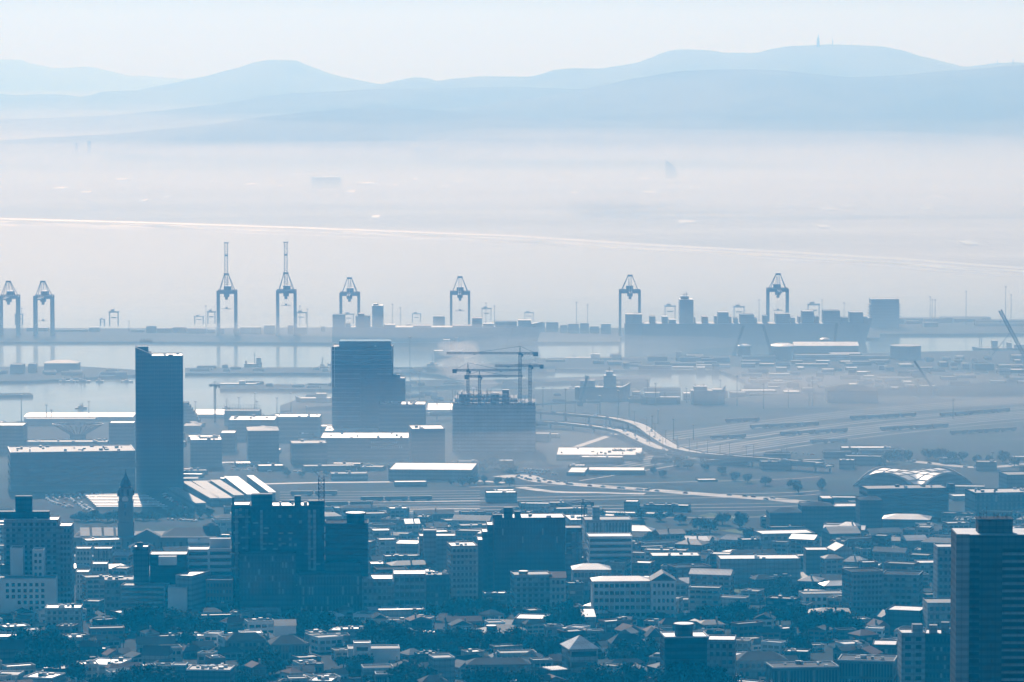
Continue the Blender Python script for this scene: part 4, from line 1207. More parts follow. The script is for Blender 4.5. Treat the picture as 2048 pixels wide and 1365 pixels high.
B('civic_wing', 'raised wing of dark roof on the civic block\'s back', 'civic building', 46, 215, 884, 905, 24, 0, 'concrete_dark', 'roof_grey', units=10)
B('office_block', 'dark cube behind the civic block at the photo\'s edge', 'office block', -20, 47, 851, 905, 34, 0, 'concrete_dark', 'roof_pale')
B('office_block', 'upright block with a pale rim close against the tall tower', 'office block', 218, 268, 846, 905, 26, 0, 'concrete_dark', 'roof_white')
B('low_shed', 'long grey shed behind the bowl-shaped roof', 'shed', 48, 190, 838, 852, 24, 0, 'steel', 'roof_grey')
# flat pale roofs in the railway land
B('long_roof', 'long pale flat-roofed building in front of the unfinished block', 'warehouse', 776, 955, 940, 962, 66, -4, 'concrete_dark', 'roof_pale')
B('deck', 'long sunlit parking deck with ragged far edge under the flyover', 'parking deck', 1112, 1290, 910, 922, 78, -2, 'concrete_dark', 'roof_pale', units=10)
B('platform_roof', 'bright flat roof, left of a pair in the railway land', 'roof', 1133, 1180, 945, 952, 50, 0, 'concrete_dark', 'roof_pale')
B('platform_roof', 'longer tapering pale roof, right of the pair in the railway land', 'roof', 1176, 1292, 941, 950, 34, -2, 'concrete_dark', 'roof_pale')
B('low_roof', 'bright sliver of roof in open railway land', 'roof', 1392, 1436, 960, 964, 16, 0, 'concrete_dark', 'roof_white')
for i, (u0, u1) in enumerate(((340, 388), (384, 440), (442, 505), (500, 540))):
    pass
# station sheds: long parallel roofs running away
def long_roof(u0, v0, u1, v1, w, label, m, wall='concrete_dark', h=6, name='station_roof', cat='station roof', grp='parallel station roofs'):
    a, b_ = pt(u0, v0), pt(u1, v1); d = b_ - a; L = d.length; k = math.atan2(d.y, d.x)
    r = empty(name, (a.x, a.y, ground(a.y)), k); tag(r, label, cat, grp)
    MB().box(0, L, -w / 2, w / 2, -8, h).build('wall', wall, r)
    dz = (ground(b_.y) - ground(a.y))
    MB().box(-.5, L + .5, -w / 2 - .5, w / 2 + .5, h, h + .5).build('roof', m, r)
    c = (a + b_) / 2; claim(c.x, c.y, abs(d.x) / 2, abs(d.y) / 2)
    return r
long_roof(402, 1022, 346, 990, 8, 'striped station roof nearest the market', 'roof_grey')
long_roof(430, 1012, 372, 978, 7, 'narrow dark-seamed station roof, second from the market', 'roof_grey')
long_roof(452, 1012, 398, 977, 11, 'broad pale station roof, third from the market', 'roof_grey')
long_roof(478, 1006, 430, 975, 8, 'grey station roof between two pale ones', 'roof_grey')
long_roof(508, 1004, 462, 968, 11, 'broadest pale station roof, beside the big dark block', 'roof_pale')
long_roof(545, 1000, 500, 966, 5, 'thin pale station roof, last of the row', 'roof_pale')
# market parade: rows of stall roofs
y0, y1 = depth_at(1022), depth_at(997)
for i in range(9):
    t = i / 8; v = lerp(1020, 996, t); a = lerp(192, 168, t); b_ = lerp(334, 292, t)
    y = depth_at(v); x0, x1 = xat(a, v, y), xat(b_, v, y); cx = (x0 + x1) / 2
    r = empty('market_canopy', (cx, y, ground(y)))
    MB().box(-(x1 - x0) / 2, (x1 - x0) / 2, 0, 4.6, 2.5, 2.8).build('canopy', 'roof_white' if i % 4 else 'roof_pale', r)
    mb = MB()
    for j in range(9): xx = lerp(-(x1 - x0) / 2 + 1, (x1 - x0) / 2 - 1, j / 8); mb.box(xx - .1, xx + .1, 1.6, 1.8, -1, 2.5)
    mb.build('posts', 'steel', r)
    auto(r, 'long white market canopy', 250, v, 'rows of market canopies by the clock tower', 'canopy')
    if i == 0: tag(r, 'x')
claim(xat(250, 1010, y0), (y0 + y1) / 2, 25, (y1 - y0) / 2 + 5)

# vaulted hall with two crossing barrels, one corner towards us
y = depth_at(985); s = mpp(y); cxu = 1838
r = empty('vaulted_hall', (xat(cxu, 985, y), y + 50, ground(y)), R(45)); tag(r, 'bright ribbed vaulted hall with crossing low arches', 'hall')
a = 105 * s / 1.2; H = (zat(938, y + 50) - ground(y)) * .9
N = 36; mb = MB(); vsx = []; fs = []
for i in range(N + 1):
    for j in range(N + 1):
        X, Y = lerp(-a, a, i / N), lerp(-a, a, j / N)
        vsx.append((X, Y, H * max(1 - (X / a) ** 2, 1 - (Y / a) ** 2) * (1 + .0 * X)))
for i in range(N):
    for j in range(N):
        k = i * (N + 1) + j; fs.append((k, k + N + 1, k + N + 2, k + 1))
mb.raw(vsx, fs); mb.build('roof_vault', 'roof_white', r, smooth=True)
for k in range(4):
    mb = MB(); c, q = math.cos(k * math.pi / 2), math.sin(k * math.pi / 2)
    pts = [(-a + 2 * a * i / 24, -a * .97, H * (1 - (-1 + 2 * i / 24) ** 2) - .6) for i in range(25)]
    pts = [(x * c - yy * q, x * q + yy * c, z) for x, yy, z in pts]
    mb.face(pts); mb.build('end_wall', 'concrete_dark', r)
    mb = MB()
    for i in range(24): 
        p0 = Vector(pts[i]) * 1.0; p1 = Vector(pts[i + 1]); mb.beam(p0 + Vector((0, 0, .8)), p1 + Vector((0, 0, .8)), 1.6)
    mb.build('arch_rib', 'concrete', r)
for sgn in (1, -1):
    for i in range(7):
        X = lerp(-a * .9, a * .9, i / 6); mb = MB()
        for j in range(20):
            Y0, Y1 = lerp(-a, a, j / 20), lerp(-a, a, (j + 1) / 20)
            f = lambda X, Y: H * max(1 - (X / a) ** 2, 1 - (Y / a) ** 2) + .25
            p, q = ((X, Y0), (X, Y1)) if sgn > 0 else ((Y0, X), (Y1, X))
            mb.beam((p[0], p[1], f(*p)), (q[0], q[1], f(*q)), .4)
        mb.build('roof_rib', 'concrete', r)
claim(xat(cxu, 985, y), y + 50, 55, 50)
B('hall_block', 'wide dark block in front of the vaulted hall', 'office block', 1724, 1900, 978, 1038, 30, 0, 'concrete_dark', 'roof_grey', 'b:5', glass='glass_pale', units=6)
B('office_block', 'broad block with pale ragged roofline behind the near tower', 'office block', 1938, 2100, 986, 1040, 34, 0, 'concrete_dark', 'roof_pale', 'p:16:3', glass='glass_pale', units=14, plant=((1900, 1912, 968, 'concrete_dark'),))
B('office_block', 'dark block on the skyline right of the vaulted hall', 'office block', 2005, 2100, 950, 985, 30, 0, 'concrete_dark', 'roof_grey')
B('pavilion', 'low pavilion with bright spreading roof below the hall block', 'pavilion', 1765, 1870, 1040, 1056, 26, 0, 'concrete_dark', 'roof_pale', rt='hx', rh=3)
# stepped dark mass
for a in ((1536, 1610, 1026, 1066, 'lowest step of the stepped dark mass'), (1600, 1668, 1013, 1066, 'middle step of the stepped dark mass'), (1640, 1668, 997, 1058, 'small turret with pale top on the stepped dark mass'), (1664, 1724, 1013, 1064, 'level step right of the pale-topped turret'), (1716, 1764, 1001, 1072, 'tall end step of the stepped dark mass')):
    B('civic_block', a[4], 'civic building', a[0], a[1], a[2], a[3], 26, 3, 'dark_panel', 'roof_pale' if 'turret' in a[4] else 'roof_dark', rt='flat' if 'turret' in a[4] else 'hx', rh=2.5)

# ------------------------------------------------------------------ the town: named fronts
P, C, K, S = 'plaster_white', 'plaster_cream', 'concrete', 'stone'
rows = [
 ('office_slab', 'ribbed slab block with deep window grid and white roof edge', 'office block', 5, 118, 1040, 1225, 22, 0, K, 'roof_white', 'g:9:16', {'units': 3, 'plant': ((33, 66, 993, 'dark_panel', 14, 6), (0, 100, 1024, 'dark_panel', 12, 8))}),
 ('office_slab', 'lower end bay of the ribbed slab block with bright roof', 'office block', 116, 144, 1052, 1225, 22, 0, K, 'roof_white', 'g:3:14', {}),
 ('flat_block', 'pale block with square punched windows', 'apartment block', -30, 112, 1158, 1242, 20, 0, P, 'roof_grey', '', {'sq': 1}),
 ('stair_tower', 'pale blank stair tower, leftmost above the square-windowed block', 'tower', 20, 47, 1096, 1234, 14, 0, P, 'roof_grey', '', {}),
 ('stair_tower', 'pale stair tower with a row of small windows', 'tower', 64, 88, 1100, 1236, 14, 0, P, 'roof_pale', 'g:2:10', {}),
 ('low_tower', 'short dark block filling between the pale stair towers', 'tower', 0, 24, 1130, 1232, 12, 0, 'concrete_dark', 'roof_grey', '', {}),
 ('terraced_flats', 'terraced flats with ragged bright roof terrace', 'apartment block', 88, 162, 1216, 1268, 18, 0, C, 'roof_white', 'g:6:4', {'units': 5}),
 ('office_block', 'small pale-topped block behind the ribbed slab', 'office block', 150, 178, 1144, 1200, 16, 0, C, 'roof_white', 'g:4:5', {}),
 ('office_block', 'small white-lit block right of the ribbed slab', 'office block', 150, 182, 1097, 1160, 14, 0, C, 'roof_white', 'g:4:5', {}),
 ('office_block', 'pale block with thin bright roof behind the dark banded office', 'office block', 186, 224, 1097, 1170, 14, 0, K, 'roof_white', 'p:6:4', {}),
 ('office_block', 'stepped block with outlined roof edges near the clock tower foot', 'office block', 203, 268, 1160, 1220, 20, 6, K, 'roof_grey', 'g:6:4', {'units': 5, 'par': P}),
 ('office_block', 'narrow block with shining notches left of the dark banded office', 'office block', 182, 215, 1128, 1190, 16, 0, K, 'roof_white', 'g:4:4', {}),
 ('stair_tower', 'dark narrow lift tower beside the dark banded office', 'tower', 266, 297, 1094, 1228, 14, 0, 'concrete_dark', 'roof_white', '', {'plant': ((274, 286, 1086, 'concrete_dark', 4, 4),)}),
 ('office_block', 'dark banded office with bright roof line and glowing corner windows', 'office block', 298, 374, 1109, 1226, 20, 0, 'dark_panel', 'roof_white', 'b:9', {'plant': ((316, 352, 1131, P, -8, 6),)}),
 ('banded_block', 'grey block of curved balcony bands in front of the dark banded office', 'apartment block', 240, 336, 1172, 1236, 16, -6, K, 'roof_grey', 'b:6', {}),
 ('banded_block', 'pale blank-walled block in front of the dark banded office', 'apartment block', 334, 374, 1176, 1238, 16, 0, P, 'roof_white', '', {}),
 ('theatre', 'blank pale hall with bright kite-shaped roof', 'hall', 350, 416, 1152, 1236, 30, -20, K, 'roof_white', '', {}),
 ('banded_office', 'pale office with stacked window bands left of the big dark block', 'office block', 374, 418, 1099, 1220, 18, 0, P, 'roof_white', 'b:9', {}),
 ('banded_office', 'pale banded office pressed against the big dark block', 'office block', 416, 466, 1098, 1220, 18, 0, P, 'roof_white', 'b:9', {'plant': ((420, 462, 1078, P, 10, 6),)}),
 ('brick_block', 'reddish mottled brick block below the banded offices', 'building', 410, 466, 1160, 1232, 16, 0, 'brick', 'roof_pale', 'g:8:5', {}),
 ('dark_block', 'big dark block, broad face of small windows', 'office block', 497, 650, 1012, 1228, 26, 0, 'dark_panel', 'roof_pale', 'g:14:18', {'units': 8, 'plant': ((503, 545, 989, 'dark_panel', 3, 8), (590, 603, 993, 'dark_panel', 8, 5), (617, 650, 1003, 'dark_panel', 2, 8))}),
 ('dark_block', 'dark end wing of the big dark block with a spiked corner', 'office block', 461, 500, 1010, 1226, 24, 0, 'dark_panel', 'roof_white', 'g:3:18', {'plant': ((464, 469, 995, 'dark_panel', 1, 2),)}),
 ('office_block', 'grey gridded office in front of the big dark block', 'office block', 476, 592, 1107, 1234, 14, 0, 'concrete_dark', 'roof_grey', 'p:16:9', {}),
 ('office_block', 'dark wing with drum-shaped plant house', 'office block', 648, 737, 1047, 1226, 24, 0, 'dark_panel', 'roof_dark', 'b:14', {'drum': (692, 732, 1026)}),
 ('office_block', 'finned office with bright roof in front of the drum-topped wing', 'office block', 592, 722, 1148, 1234, 18, 0, 'concrete_dark', 'roof_grey', 'p:20:4', {'plant': ((652, 722, 1128, 'concrete_dark', 9, 10),)}),
 ('office_block', 'pale office with sharp angled white roof', 'office block', 721, 786, 1158, 1232, 26, 0, K, 'roof_white', 'g:6:5', {}),
 ('office_block', 'long pale office beside the angled white roof', 'office block', 784, 852, 1148, 1230, 24, 0, K, 'roof_white', 'w:6:5', {}),
 ('low_block', 'low block with bright roof slab behind the pale offices', 'office block', 736, 800, 1128, 1160, 18, 0, 'concrete_dark', 'roof_white', '', {'units': 3}),
 ('plain_tower', 'plain windowless tower rising behind the pale office row', 'tower', 845, 873, 1061, 1165, 16, 0, K, 'roof_grey', '', {}),
 ('plain_block', 'plain block with long pale roof, either side of the windowless tower', 'office block', 836, 912, 1072, 1160, 18, 0, K, 'roof_pale', '', {}),
 ('flat_block', 'mottled apartment block with bright flat roof left of the glass block', 'apartment block', 892, 956, 1092, 1218, 24, 8, C, 'roof_white', 'g:6:10', {'units': 4}),
 ('office_block', 'low white-roofed block among bare trees', 'office block', 785, 846, 1088, 1125, 28, -8, K, 'roof_pale', '', {}),
 ('office_block', 'low long block with shining rooftop fittings', 'office block', 848, 905, 1150, 1215, 18, 0, 'concrete_dark', 'roof_grey', 'g:6:4', {'units': 7}),
 ('glass_block', 'stepped glass block with fine vertical mullions', 'office block', 984, 1131, 1036, 1190, 30, 0, 'dark_panel', 'roof_white', 'p:24:9', {'gp': 1, 'units': 5, 'plant': ((1008, 1026, 1016, 'dark_panel', 4, 6), (1030, 1042, 1024, 'dark_panel', 5, 5), (986, 1006, 1030, 'dark_panel', 3, 6))}),
 ('glass_step', 'topmost of three steps down the stepped glass block', 'office block', 972, 987, 1050, 1192, 24, 0, 'dark_panel', 'roof_white', 'b:11', {}),
 ('glass_step', 'middle of three steps down the stepped glass block', 'office block', 962, 976, 1064, 1196, 24, 0, 'dark_panel', 'roof_white', 'b:10', {}),
 ('glass_step', 'lowest step of the glass block with curved dark balconies', 'office block', 953, 966, 1080, 1200, 24, 0, 'dark_panel', 'roof_white', 'b:10', {}),
 ('dark_block', 'dark recessed block between the glass block and the site crane', 'office block', 1129, 1164, 1056, 1180, 20, 0, 'concrete_dark', 'roof_grey', 'b:8', {}),
 ('car_deck', 'white-surfaced roof under the small site crane', 'roof', 1128, 1186, 1040, 1080, 40, 0, K, 'roof_white', '', {'units': 8}),
 ('office_block', 'grey office with slot windows behind the white-edged block', 'office block', 1166, 1264, 1040, 1110, 26, 0, K, 'roof_grey', 'p:14:2', {'plant': ((1186, 1200, 1015, K, 4, 6),)}),
 ('office_block', 'pale block with white roof edge and dark banded flank', 'office block', 1174, 1265, 1073, 1170, 22, 0, P, 'roof_white', 'b:8', {'split': 1}),
 ('canopy', 'long white canopy roof bending away behind the grey office', 'roof', 1200, 1336, 1028, 1036, 14, -14, K, 'roof_white', '', {}),
 ('office_block', 'gabled office row with columned front and bright roof slab', 'office block', 1182, 1304, 1163, 1240, 18, 0, P, 'roof_pale', 'w:11:5', {'rt': 'hx', 'rh': 2.2}),
 ('gabled_wing', 'gable-fronted wing at the end of the columned office row', 'office block', 1300, 1352, 1162, 1242, 20, 0, P, 'roof_grey', 'g:5:5', {'rt': 'gy', 'rh': 5}),
 ('office_block', 'office with pale split roof behind the gabled row', 'office block', 1143, 1222, 1140, 1215, 20, 0, K, 'roof_pale', 'w:10:4', {'rt': 'hx', 'rh': 3}),
 ('office_block', 'mid-rise flats with little domed skylight', 'apartment block', 1020, 1104, 1150, 1232, 20, 8, K, 'roof_grey', 'g:6:7', {'drum': (1040, 1060, 1143)}),
 ('office_block', 'small flats with shining chimneys beside the domed skylight', 'apartment block', 1098, 1132, 1156, 1232, 18, 0, C, 'roof_tile', 'g:3:5', {'rt': 'gx', 'rh': 3}),
 ('office_block', 'pale square turret in front of the stepped glass block', 'tower', 1120, 1144, 1108, 1182, 12, 0, K, 'roof_white', '', {}),
 ('office_block', 'low banded block left of the long white roof', 'office block', 1300, 1402, 1112, 1162, 24, 0, 'concrete_dark', 'roof_pale', 'b:4', {'units': 4}),
 ('long_block', 'long flat block under the long white roof slab', 'warehouse', 1436, 1602, 1118, 1170, 26, 0, K, 'roof_white', '', {'units': 3}),
 ('arched_hall', 'low hall with bright arched roof', 'hall', 1438, 1502, 1112, 1122, 24, 0, K, 'roof_white', '', {'rt': 'hx', 'rh': 3}),
 ('office_block', 'broad block with white roof below the stepped dark mass', 'office block', 1510, 1632, 1068, 1110, 26, 0, K, 'roof_white', 'g:8:3', {}),
 ('office_block', 'block with outlined pitched roofs below the tall end step', 'office block', 1648, 1722, 1068, 1100, 26, 10, 'concrete_dark', 'roof_grey', '', {'rt': 'gx', 'rh': 4}),
 ('office_block', 'block with bright bar of roof right of the long white roof', 'office block', 1610, 1658, 1100, 1150, 20, 0, 'concrete_dark', 'roof_white', '', {}),
 ('pitched_block', 'zigzag-roofed block right of the bright bar', 'office block', 1658, 1706, 1102, 1142, 20, 12, K, 'roof_pale', '', {'rt': 'gy', 'rh': 4}),
 ('white_villa', 'white villa with arched windows at the foot of the terrace lane', 'villa', 1600, 1692, 1188, 1222, 16, 0, P, 'roof_grey', 'g:7:2', {}),
 ('flats', 'flats with slanting rows of windows, left of the twins', 'apartment block', 1688, 1768, 1144, 1240, 20, 14, 'concrete', 'roof_dark', 'g:8:8', {}),
 ('flats', 'flats with a broad blank end wall, right of the twins', 'apartment block', 1764, 1852, 1150, 1240, 22, -12, 'concrete', 'roof_dark', 'g:6:7', {}),
 ('white_roof_block', 'small block with bright flat roof above the twin flats', 'office block', 1832, 1880, 1126, 1160, 18, 0, K, 'roof_white', 'g:4:3', {}),
 ('balcony_block', 'dim tall flats with lit balcony ends beside the near tower', 'apartment block', 1872, 1918, 1094, 1240, 20, 0, K, 'roof_pale', 'g:4:10', {}),
 ('office_block', 'low block with sharp white triangle of roof', 'office block', 1772, 1864, 1222, 1268, 24, -18, 'concrete_dark', 'roof_white', '', {}),
 ('office_block', 'low wide block beside the near tower, flat roof', 'office block', 1852, 1918, 1206, 1275, 24, 0, K, 'roof_grey', 'g:5:4', {}),
 ('balcony_flats', 'balcony flats with blank pale stair wall', 'apartment block', 1800, 1850, 1266, 1400, 18, 0, K, 'roof_pale', 'g:2:8', {'plant': ((1826, 1846, 1250, K, 3, 6),)}),
 ('balcony_flats', 'rounded wing of the balcony flats with rows of small windows', 'apartment block', 1848, 1920, 1268, 1400, 20, -8, 'concrete_dark', 'roof_white', 'g:8:7', {'units': 4, 'plant': ((1856, 1872, 1252, K, 5, 5), (1880, 1896, 1246, K, 5, 5))}),
 ('low_block', 'low block with shining curved roof left of the balcony flats', 'office block', 1745, 1802, 1290, 1330, 22, 0, 'concrete_dark', 'roof_white', 'w:6:2', {}),
 ('colonnaded_block', 'long colonnaded block with many tall windows', 'civic building', 1535, 1680, 1335, 1400, 20, 8, S, 'roof_slate', 'p:20:2', {'par': P, 'units': 6}),
 ('colonnaded_block', 'far wing of the colonnaded block meeting the balcony flats', 'civic building', 1676, 1802, 1322, 1390, 22, -10, S, 'roof_slate', 'p:18:2', {'par': P, 'units': 6}),
 ('long_house', 'long low house with hipped roof behind the colonnaded block', 'house', 1468, 1576, 1322, 1358, 18, 5, C, 'roof_slate', 'g:8:2', {'rt': 'hx', 'rh': 4}),
 ('office_block', 'white-capped office with thin glass bands', 'office block', 1322, 1418, 1274, 1400, 22, 5, 'dark_panel', 'roof_white', 'b:8', {'drum': (1350, 1391, 1248), 'par': P}),
 ('office_block', 'balcony end of the white-capped office with blank pale wall', 'office block', 1414, 1476, 1280, 1400, 20, -5, 'concrete', 'roof_white', 'g:4:7', {}),
 ('pavilion', 'pavilion with folded white pyramid roof', 'pavilion', 1124, 1196, 1299, 1362, 22, 12, K, 'roof_white', 'b:3', {'rt': 'pyr', 'rh': 6.5, 'gl': 1}),
 ('old_school', 'long old school wing with dark hipped roof', 'school', 446, 532, 1282, 1312, 14, 0, S, 'roof_slate', 'g:9:2', {'rt': 'hx', 'rh': 4}),
 ('old_school', 'gabled end pavilion of the old school with tall roof', 'school', 532, 612, 1290, 1322, 18, 0, S, 'roof_slate', 'p:10:2', {'rt': 'hx', 'rh': 4.5}),
 ('chapel', 'pale steep-roofed chapel behind the old school', 'chapel', 545, 592, 1252, 1285, 14, 0, P, 'roof_grey', '', {'rt': 'gx', 'rh': 3}),
 ('modern_house', 'white modern house, low long wing with outlined roof', 'house', 692, 800, 1298, 1336, 16, 4, P, 'roof_grey', '', {'par': P}),
 ('modern_house', 'raised cube of the white modern house', 'house', 705, 742, 1286, 1340, 10, 4, P, 'roof_pale', 'w:1:3', {}),
 ('box_house', 'plain box house with outlined sloping roof', 'house', 856, 910, 1316, 1372, 14, 14, K, 'roof_grey', '', {'par': P}),
 ('lantern_hall', 'low hall with broad hipped roof and raised lantern', 'hall', 953, 1058, 1270, 1294, 26, 0, K, 'roof_grey', '', {'rt': 'hx', 'rh': 4.5, 'drum': (975, 996, 1252)}),
 ('white_roof_hall', 'low hall with brilliant white flat roof above the lantern hall', 'hall', 1028, 1102, 1238, 1262, 24, -8, K, 'roof_white', '', {}),
 ('small_hall', 'small bright-roofed building behind the white pyramid', 'building', 1158, 1192, 1234, 1256, 14, 0, K, 'roof_white', '', {'rt': 'shed', 'rh': 3}),
 ('flats', 'low flats with bright notched roof in front of the pale office row', 'apartment block', 726, 850, 1221, 1246, 22, 0, K, 'roof_white', '', {'units': 4}),
 ('hall', 'long pale curved roof below the big dark block', 'hall', 480, 562, 1221, 1240, 14, 5, K, 'roof_pale', '', {}),
 ('parking_deck', 'white parking deck with hatched surface', 'parking deck', 166, 256, 1330, 1352, 26, -14, K, 'roof_white', '', {'units': 4, 'par': P}),
 ('white_house', 'white L-shaped flat roof right of the parking deck', 'house', 254, 300, 1336, 1358, 18, -16, K, 'roof_white', '', {'par': P}),
 ('white_house', 'brilliant white flat roof with a sunk court', 'house', 44, 124, 1356, 1385, 20, -16, K, 'roof_white', '', {'par': P, 'units': 3, 'sunk': 1}),
 ('white_house', 'grey flat roof with white outlines at the corner', 'house', -10, 42, 1350, 1375, 16, -6, K, 'roof_grey', '', {'par': P}),
 ('dark_hall', 'dark long roof at the edge below the tree mass', 'hall', -20, 48, 1300, 1345, 14, 0, 'concrete_dark', 'roof_slate', '', {'rt': 'gx', 'rh': 5}),
 ('flat_roof_block', 'flat roof crowded with fittings, white outlined edges', 'building', 372, 466, 1340, 1395, 18, -5, 'concrete_dark', 'roof_grey', '', {'units': 16, 'par': P}),
 ('flat_roof_block', 'smaller outlined flat roof left of the crowded one', 'building', 342, 374, 1330, 1370, 10, -5, 'concrete_dark', 'roof_grey', '', {'par': P}),
 ('court_roof', 'pale court roof with three small vents', 'building', 617, 672, 1362, 1395, 16, -8, K, 'roof_white', '', {'units': 3}),
 ('court_roof', 'narrow sloping roof beside the pale court roof', 'building', 572, 614, 1357, 1392, 10, 8, K, 'roof_grey', '', {}),
 ('low_house', 'low house with outlined roof below the modern house', 'house', 720, 788, 1336, 1362, 14, 8, K, 'roof_slate', '', {'par': P}),
 ('low_house', 'second low house under the modern house, white eaves', 'house', 748, 786, 1348, 1384, 10, 0, 'concrete_dark', 'roof_slate', 'p:6:1', {'par': P}),
 ('school_hall', 'long dim school hall with pillars below the lantern hall', 'school', 930, 1062, 1330, 1368, 14, 4, S, 'roof_slate', 'p:10:1', {'rt': 'hx', 'rh': 3}),
 ('solar_roof', 'roof of slanting bright strips right of the school hall', 'building', 1078, 1142, 1342, 1368, 16, 24, 'concrete_dark', 'roof_grey', '', {'strips': 1}),
 ('corner_house', 'steep-roofed pale corner house below the white-capped office', 'house', 1290, 1324, 1275, 1320, 12, 0, K, 'roof_slate', '', {'rt': 'gy', 'rh': 5}),
 ('hip_house', 'hipped house between pyramid roof and white-capped office', 'house', 1216, 1292, 1288, 1318, 14, 0, K, 'roof_slate', 'g:6:1', {'rt': 'hx', 'rh': 5}),
 ('pergola_block', 'small building with ladder-like skylights', 'building', 657, 700, 1262, 1278, 16, -10, K, 'roof_pale', '', {'strips': 1}),
 ('pergola_block', 'low building with a row of bright slats', 'building', 816, 888, 1268, 1282, 12, -12, 'concrete_dark', 'roof_grey', '', {'strips': 1}),
 ('low_flats', 'grey low flats at the edge under the square-windowed block', 'house', -20, 48, 1274, 1300, 16, 6, K, 'roof_pale', 'w:6:1', {}),
 ('long_house', 'long house with bright ridge line under the dark trees', 'house', 268, 350, 1290, 1312, 14, 0, K, 'roof_slate', 'g:8:1', {'rt': 'gx', 'rh': 4, 'par': P}),
 ('flat_house', 'flat house with long white eaves line', 'house', 282, 342, 1312, 1336, 14, -8, K, 'roof_tile', '', {'rt': 'gx', 'rh': 5}),
 ('low_long_block', 'long low wall-like block with bright sloping edge', 'building', 1408, 1500, 1196, 1222, 10, -18, K, 'roof_grey', '', {'par': P}),
 ('wide_roof', 'wide low roof under the white villa', 'building', 1612, 1742, 1232, 1246, 26, -10, 'concrete_dark', 'roof_grey', '', {'rt': 'hx', 'rh': 3}),
]
WHITE_PAR = []
for row in rows:
    nm, lb, ct, u0, u1, vt, vb, d, rz, wl, rf, wi, ex = row
    r, W, H, y = B(nm, lb, ct, u0, u1, vt, vb, d, rz, wl, rf, wi, rt=ex.get('rt', 'flat'), rh=ex.get('rh', 3), units=ex.get('units', 0), par=ex.get('par'), plant=ex.get('plant', ()), glass='glass_pale' if ex.get('gp') else 'glass_dark', wall_named=(vb - vt > 45))
    if ex.get('sq'):
        for j in range(5):
            for i in range(7):
                if j >= 3 and i < 2 or j == 4 and i < 4: continue
                inst('window', unit_mesh('window:sq', lambda: MB().box(-1.0, 1.0, -.06, .06, -1.1, 1.1), 'glass_dark'), r, (-W * .5 + W * (.30 + .085 * i), -.03, H - 4 - j * 3.8))
    if ex.get('drum'):
        a, b_, v = ex['drum']; yy = y + d * .4; x = (xat(a, vt, yy) + xat(b_, vt, yy)) / 2 - r.location.x; q = (b_ - a) / 2 * mpp(yy)
        zt = zat(v, yy) - ground(y)
        MB().lathe([(q * .9, H - .8), (q * .9, zt - .8), (q * 1.06, zt - .8), (q * 1.06, zt)], 20).build('plant_drum', wl, r, (x, d * .4, 0))
        MB().lathe([(q * .96, zt - .1), (q * .96, zt + .2)], 20).build('drum_roof', 'roof_white', r, (x, d * .4, 0))
    if ex.get('strips'):
        for i in range(6):
            x = lerp(-W / 2 + 2, W / 2 - 2, i / 5)
            MB().box(x - .5, x + .5, 1, d - 1, H - .6, H + .25).build('skylight', 'roof_white', r)
    if ex.get('sunk'): MB().box(-W * .12, W * .12, d * .3, d * .75, H - .66, H - .6).build('court', 'roof_dark', r)
    if 'columned front' in lb:
        me = unit_mesh('column:o', lambda: MB().box(-.35, .35, -.9, -.05, -2, H - .5), P)
        for i in range(12): inst('column', me, r, (-W / 2 + .5 + (W - 1) * i / 11, 0, 0))

# balconies and stair strips on the big dark block
for r in [o for o in col.objects if o.parent is None and o.name.startswith('dark_block')]:
    wl_ = next(c for c in r.children if c.name.startswith('wall')); xs = [v.co.x for v in wl_.data.vertices]; zs = [v.co.z for v in wl_.data.vertices]
    W2, H2 = max(xs), max(zs); rb = random.Random(int(W2 * 10))
    for k in range(3):
        x = rb.uniform(-W2 * .8, W2 * .8); MB().box(x - .9, x + .9, -.5, -.02, 0, H2 - 2).build('stair_strip', 'concrete', r)
    me = unit_mesh('balcony:a', lambda: MB().box(-1.7, 1.7, -1.3, -.02, -.1, .9), 'plaster_cream')
    for k in range(34):
        inst('balcony', me, r, (rb.uniform(-W2 * .9, W2 * .9), 0, 8 + 3.4 * rb.randrange(int((H2 - 12) / 3.4))))

# ---- the near tower at the edge
y = 1900.0; x0, x1 = xat(1914, 1075, y), xat(2090, 1075, y); W = x1 - x0; H = zat(1072, y) - ground(y); cx = (x0 + x1) / 2
r = empty('near_tower', (cx, y, ground(y))); tag(r, 'near dark apartment tower with flat aerial-topped roof house, cut by the edge', 'tower')
MB().box(-W / 2, W / 2, 0, 26, -6, H).build('wall', 'concrete_dark', r)
MB().box(-W / 2 + .3, W / 2 - .3, .3, 25.7, H - .05, H + .5).build('roof', 'roof_pale', r)
MB().box(-W / 2 - .4, -W / 2 + 5.6, -.7, -.02, 0, H + .8).build('pier', 'concrete', r)
MB().box(xat(1960, 1100, y) - cx, xat(1976, 1100, y) - cx, -.5, -.02, 0, H).box(xat(1984, 1100, y) - cx, xat(2003, 1100, y) - cx, -.5, -.02, 0, H).build('pier', 'concrete_dark', r)
nf = 34; fl = 3.35
wa, wb = xat(1940, 1100, y) - cx, xat(1959, 1100, y) - cx
me1 = MB().box(-(wb - wa) / 2, (wb - wa) / 2, -.08, .05, -.8, .8).mesh('window', 'glass_dark')
wc, wd = xat(2005, 1100, y) - cx, W / 2 - .5
me2 = MB().box(-(wd - wc) / 2, (wd - wc) / 2, -.35, .02, -.55, .55).mesh('balcony_band', 'concrete')
me3 = MB().box(-(wd - wc) / 2, (wd - wc) / 2, -.08, .02, -.75, .75).mesh('window_band', 'glass_dark')
for j in range(nf):
    z = H - 6.5 - j * fl
    inst('window', me1, r, ((wa + wb) / 2, 0, z)); inst('window_band', me3, r, ((wc + wd) / 2, 0, z)); inst('balcony_band', me2, r, ((wc + wd) / 2, 0, z - 1.6))
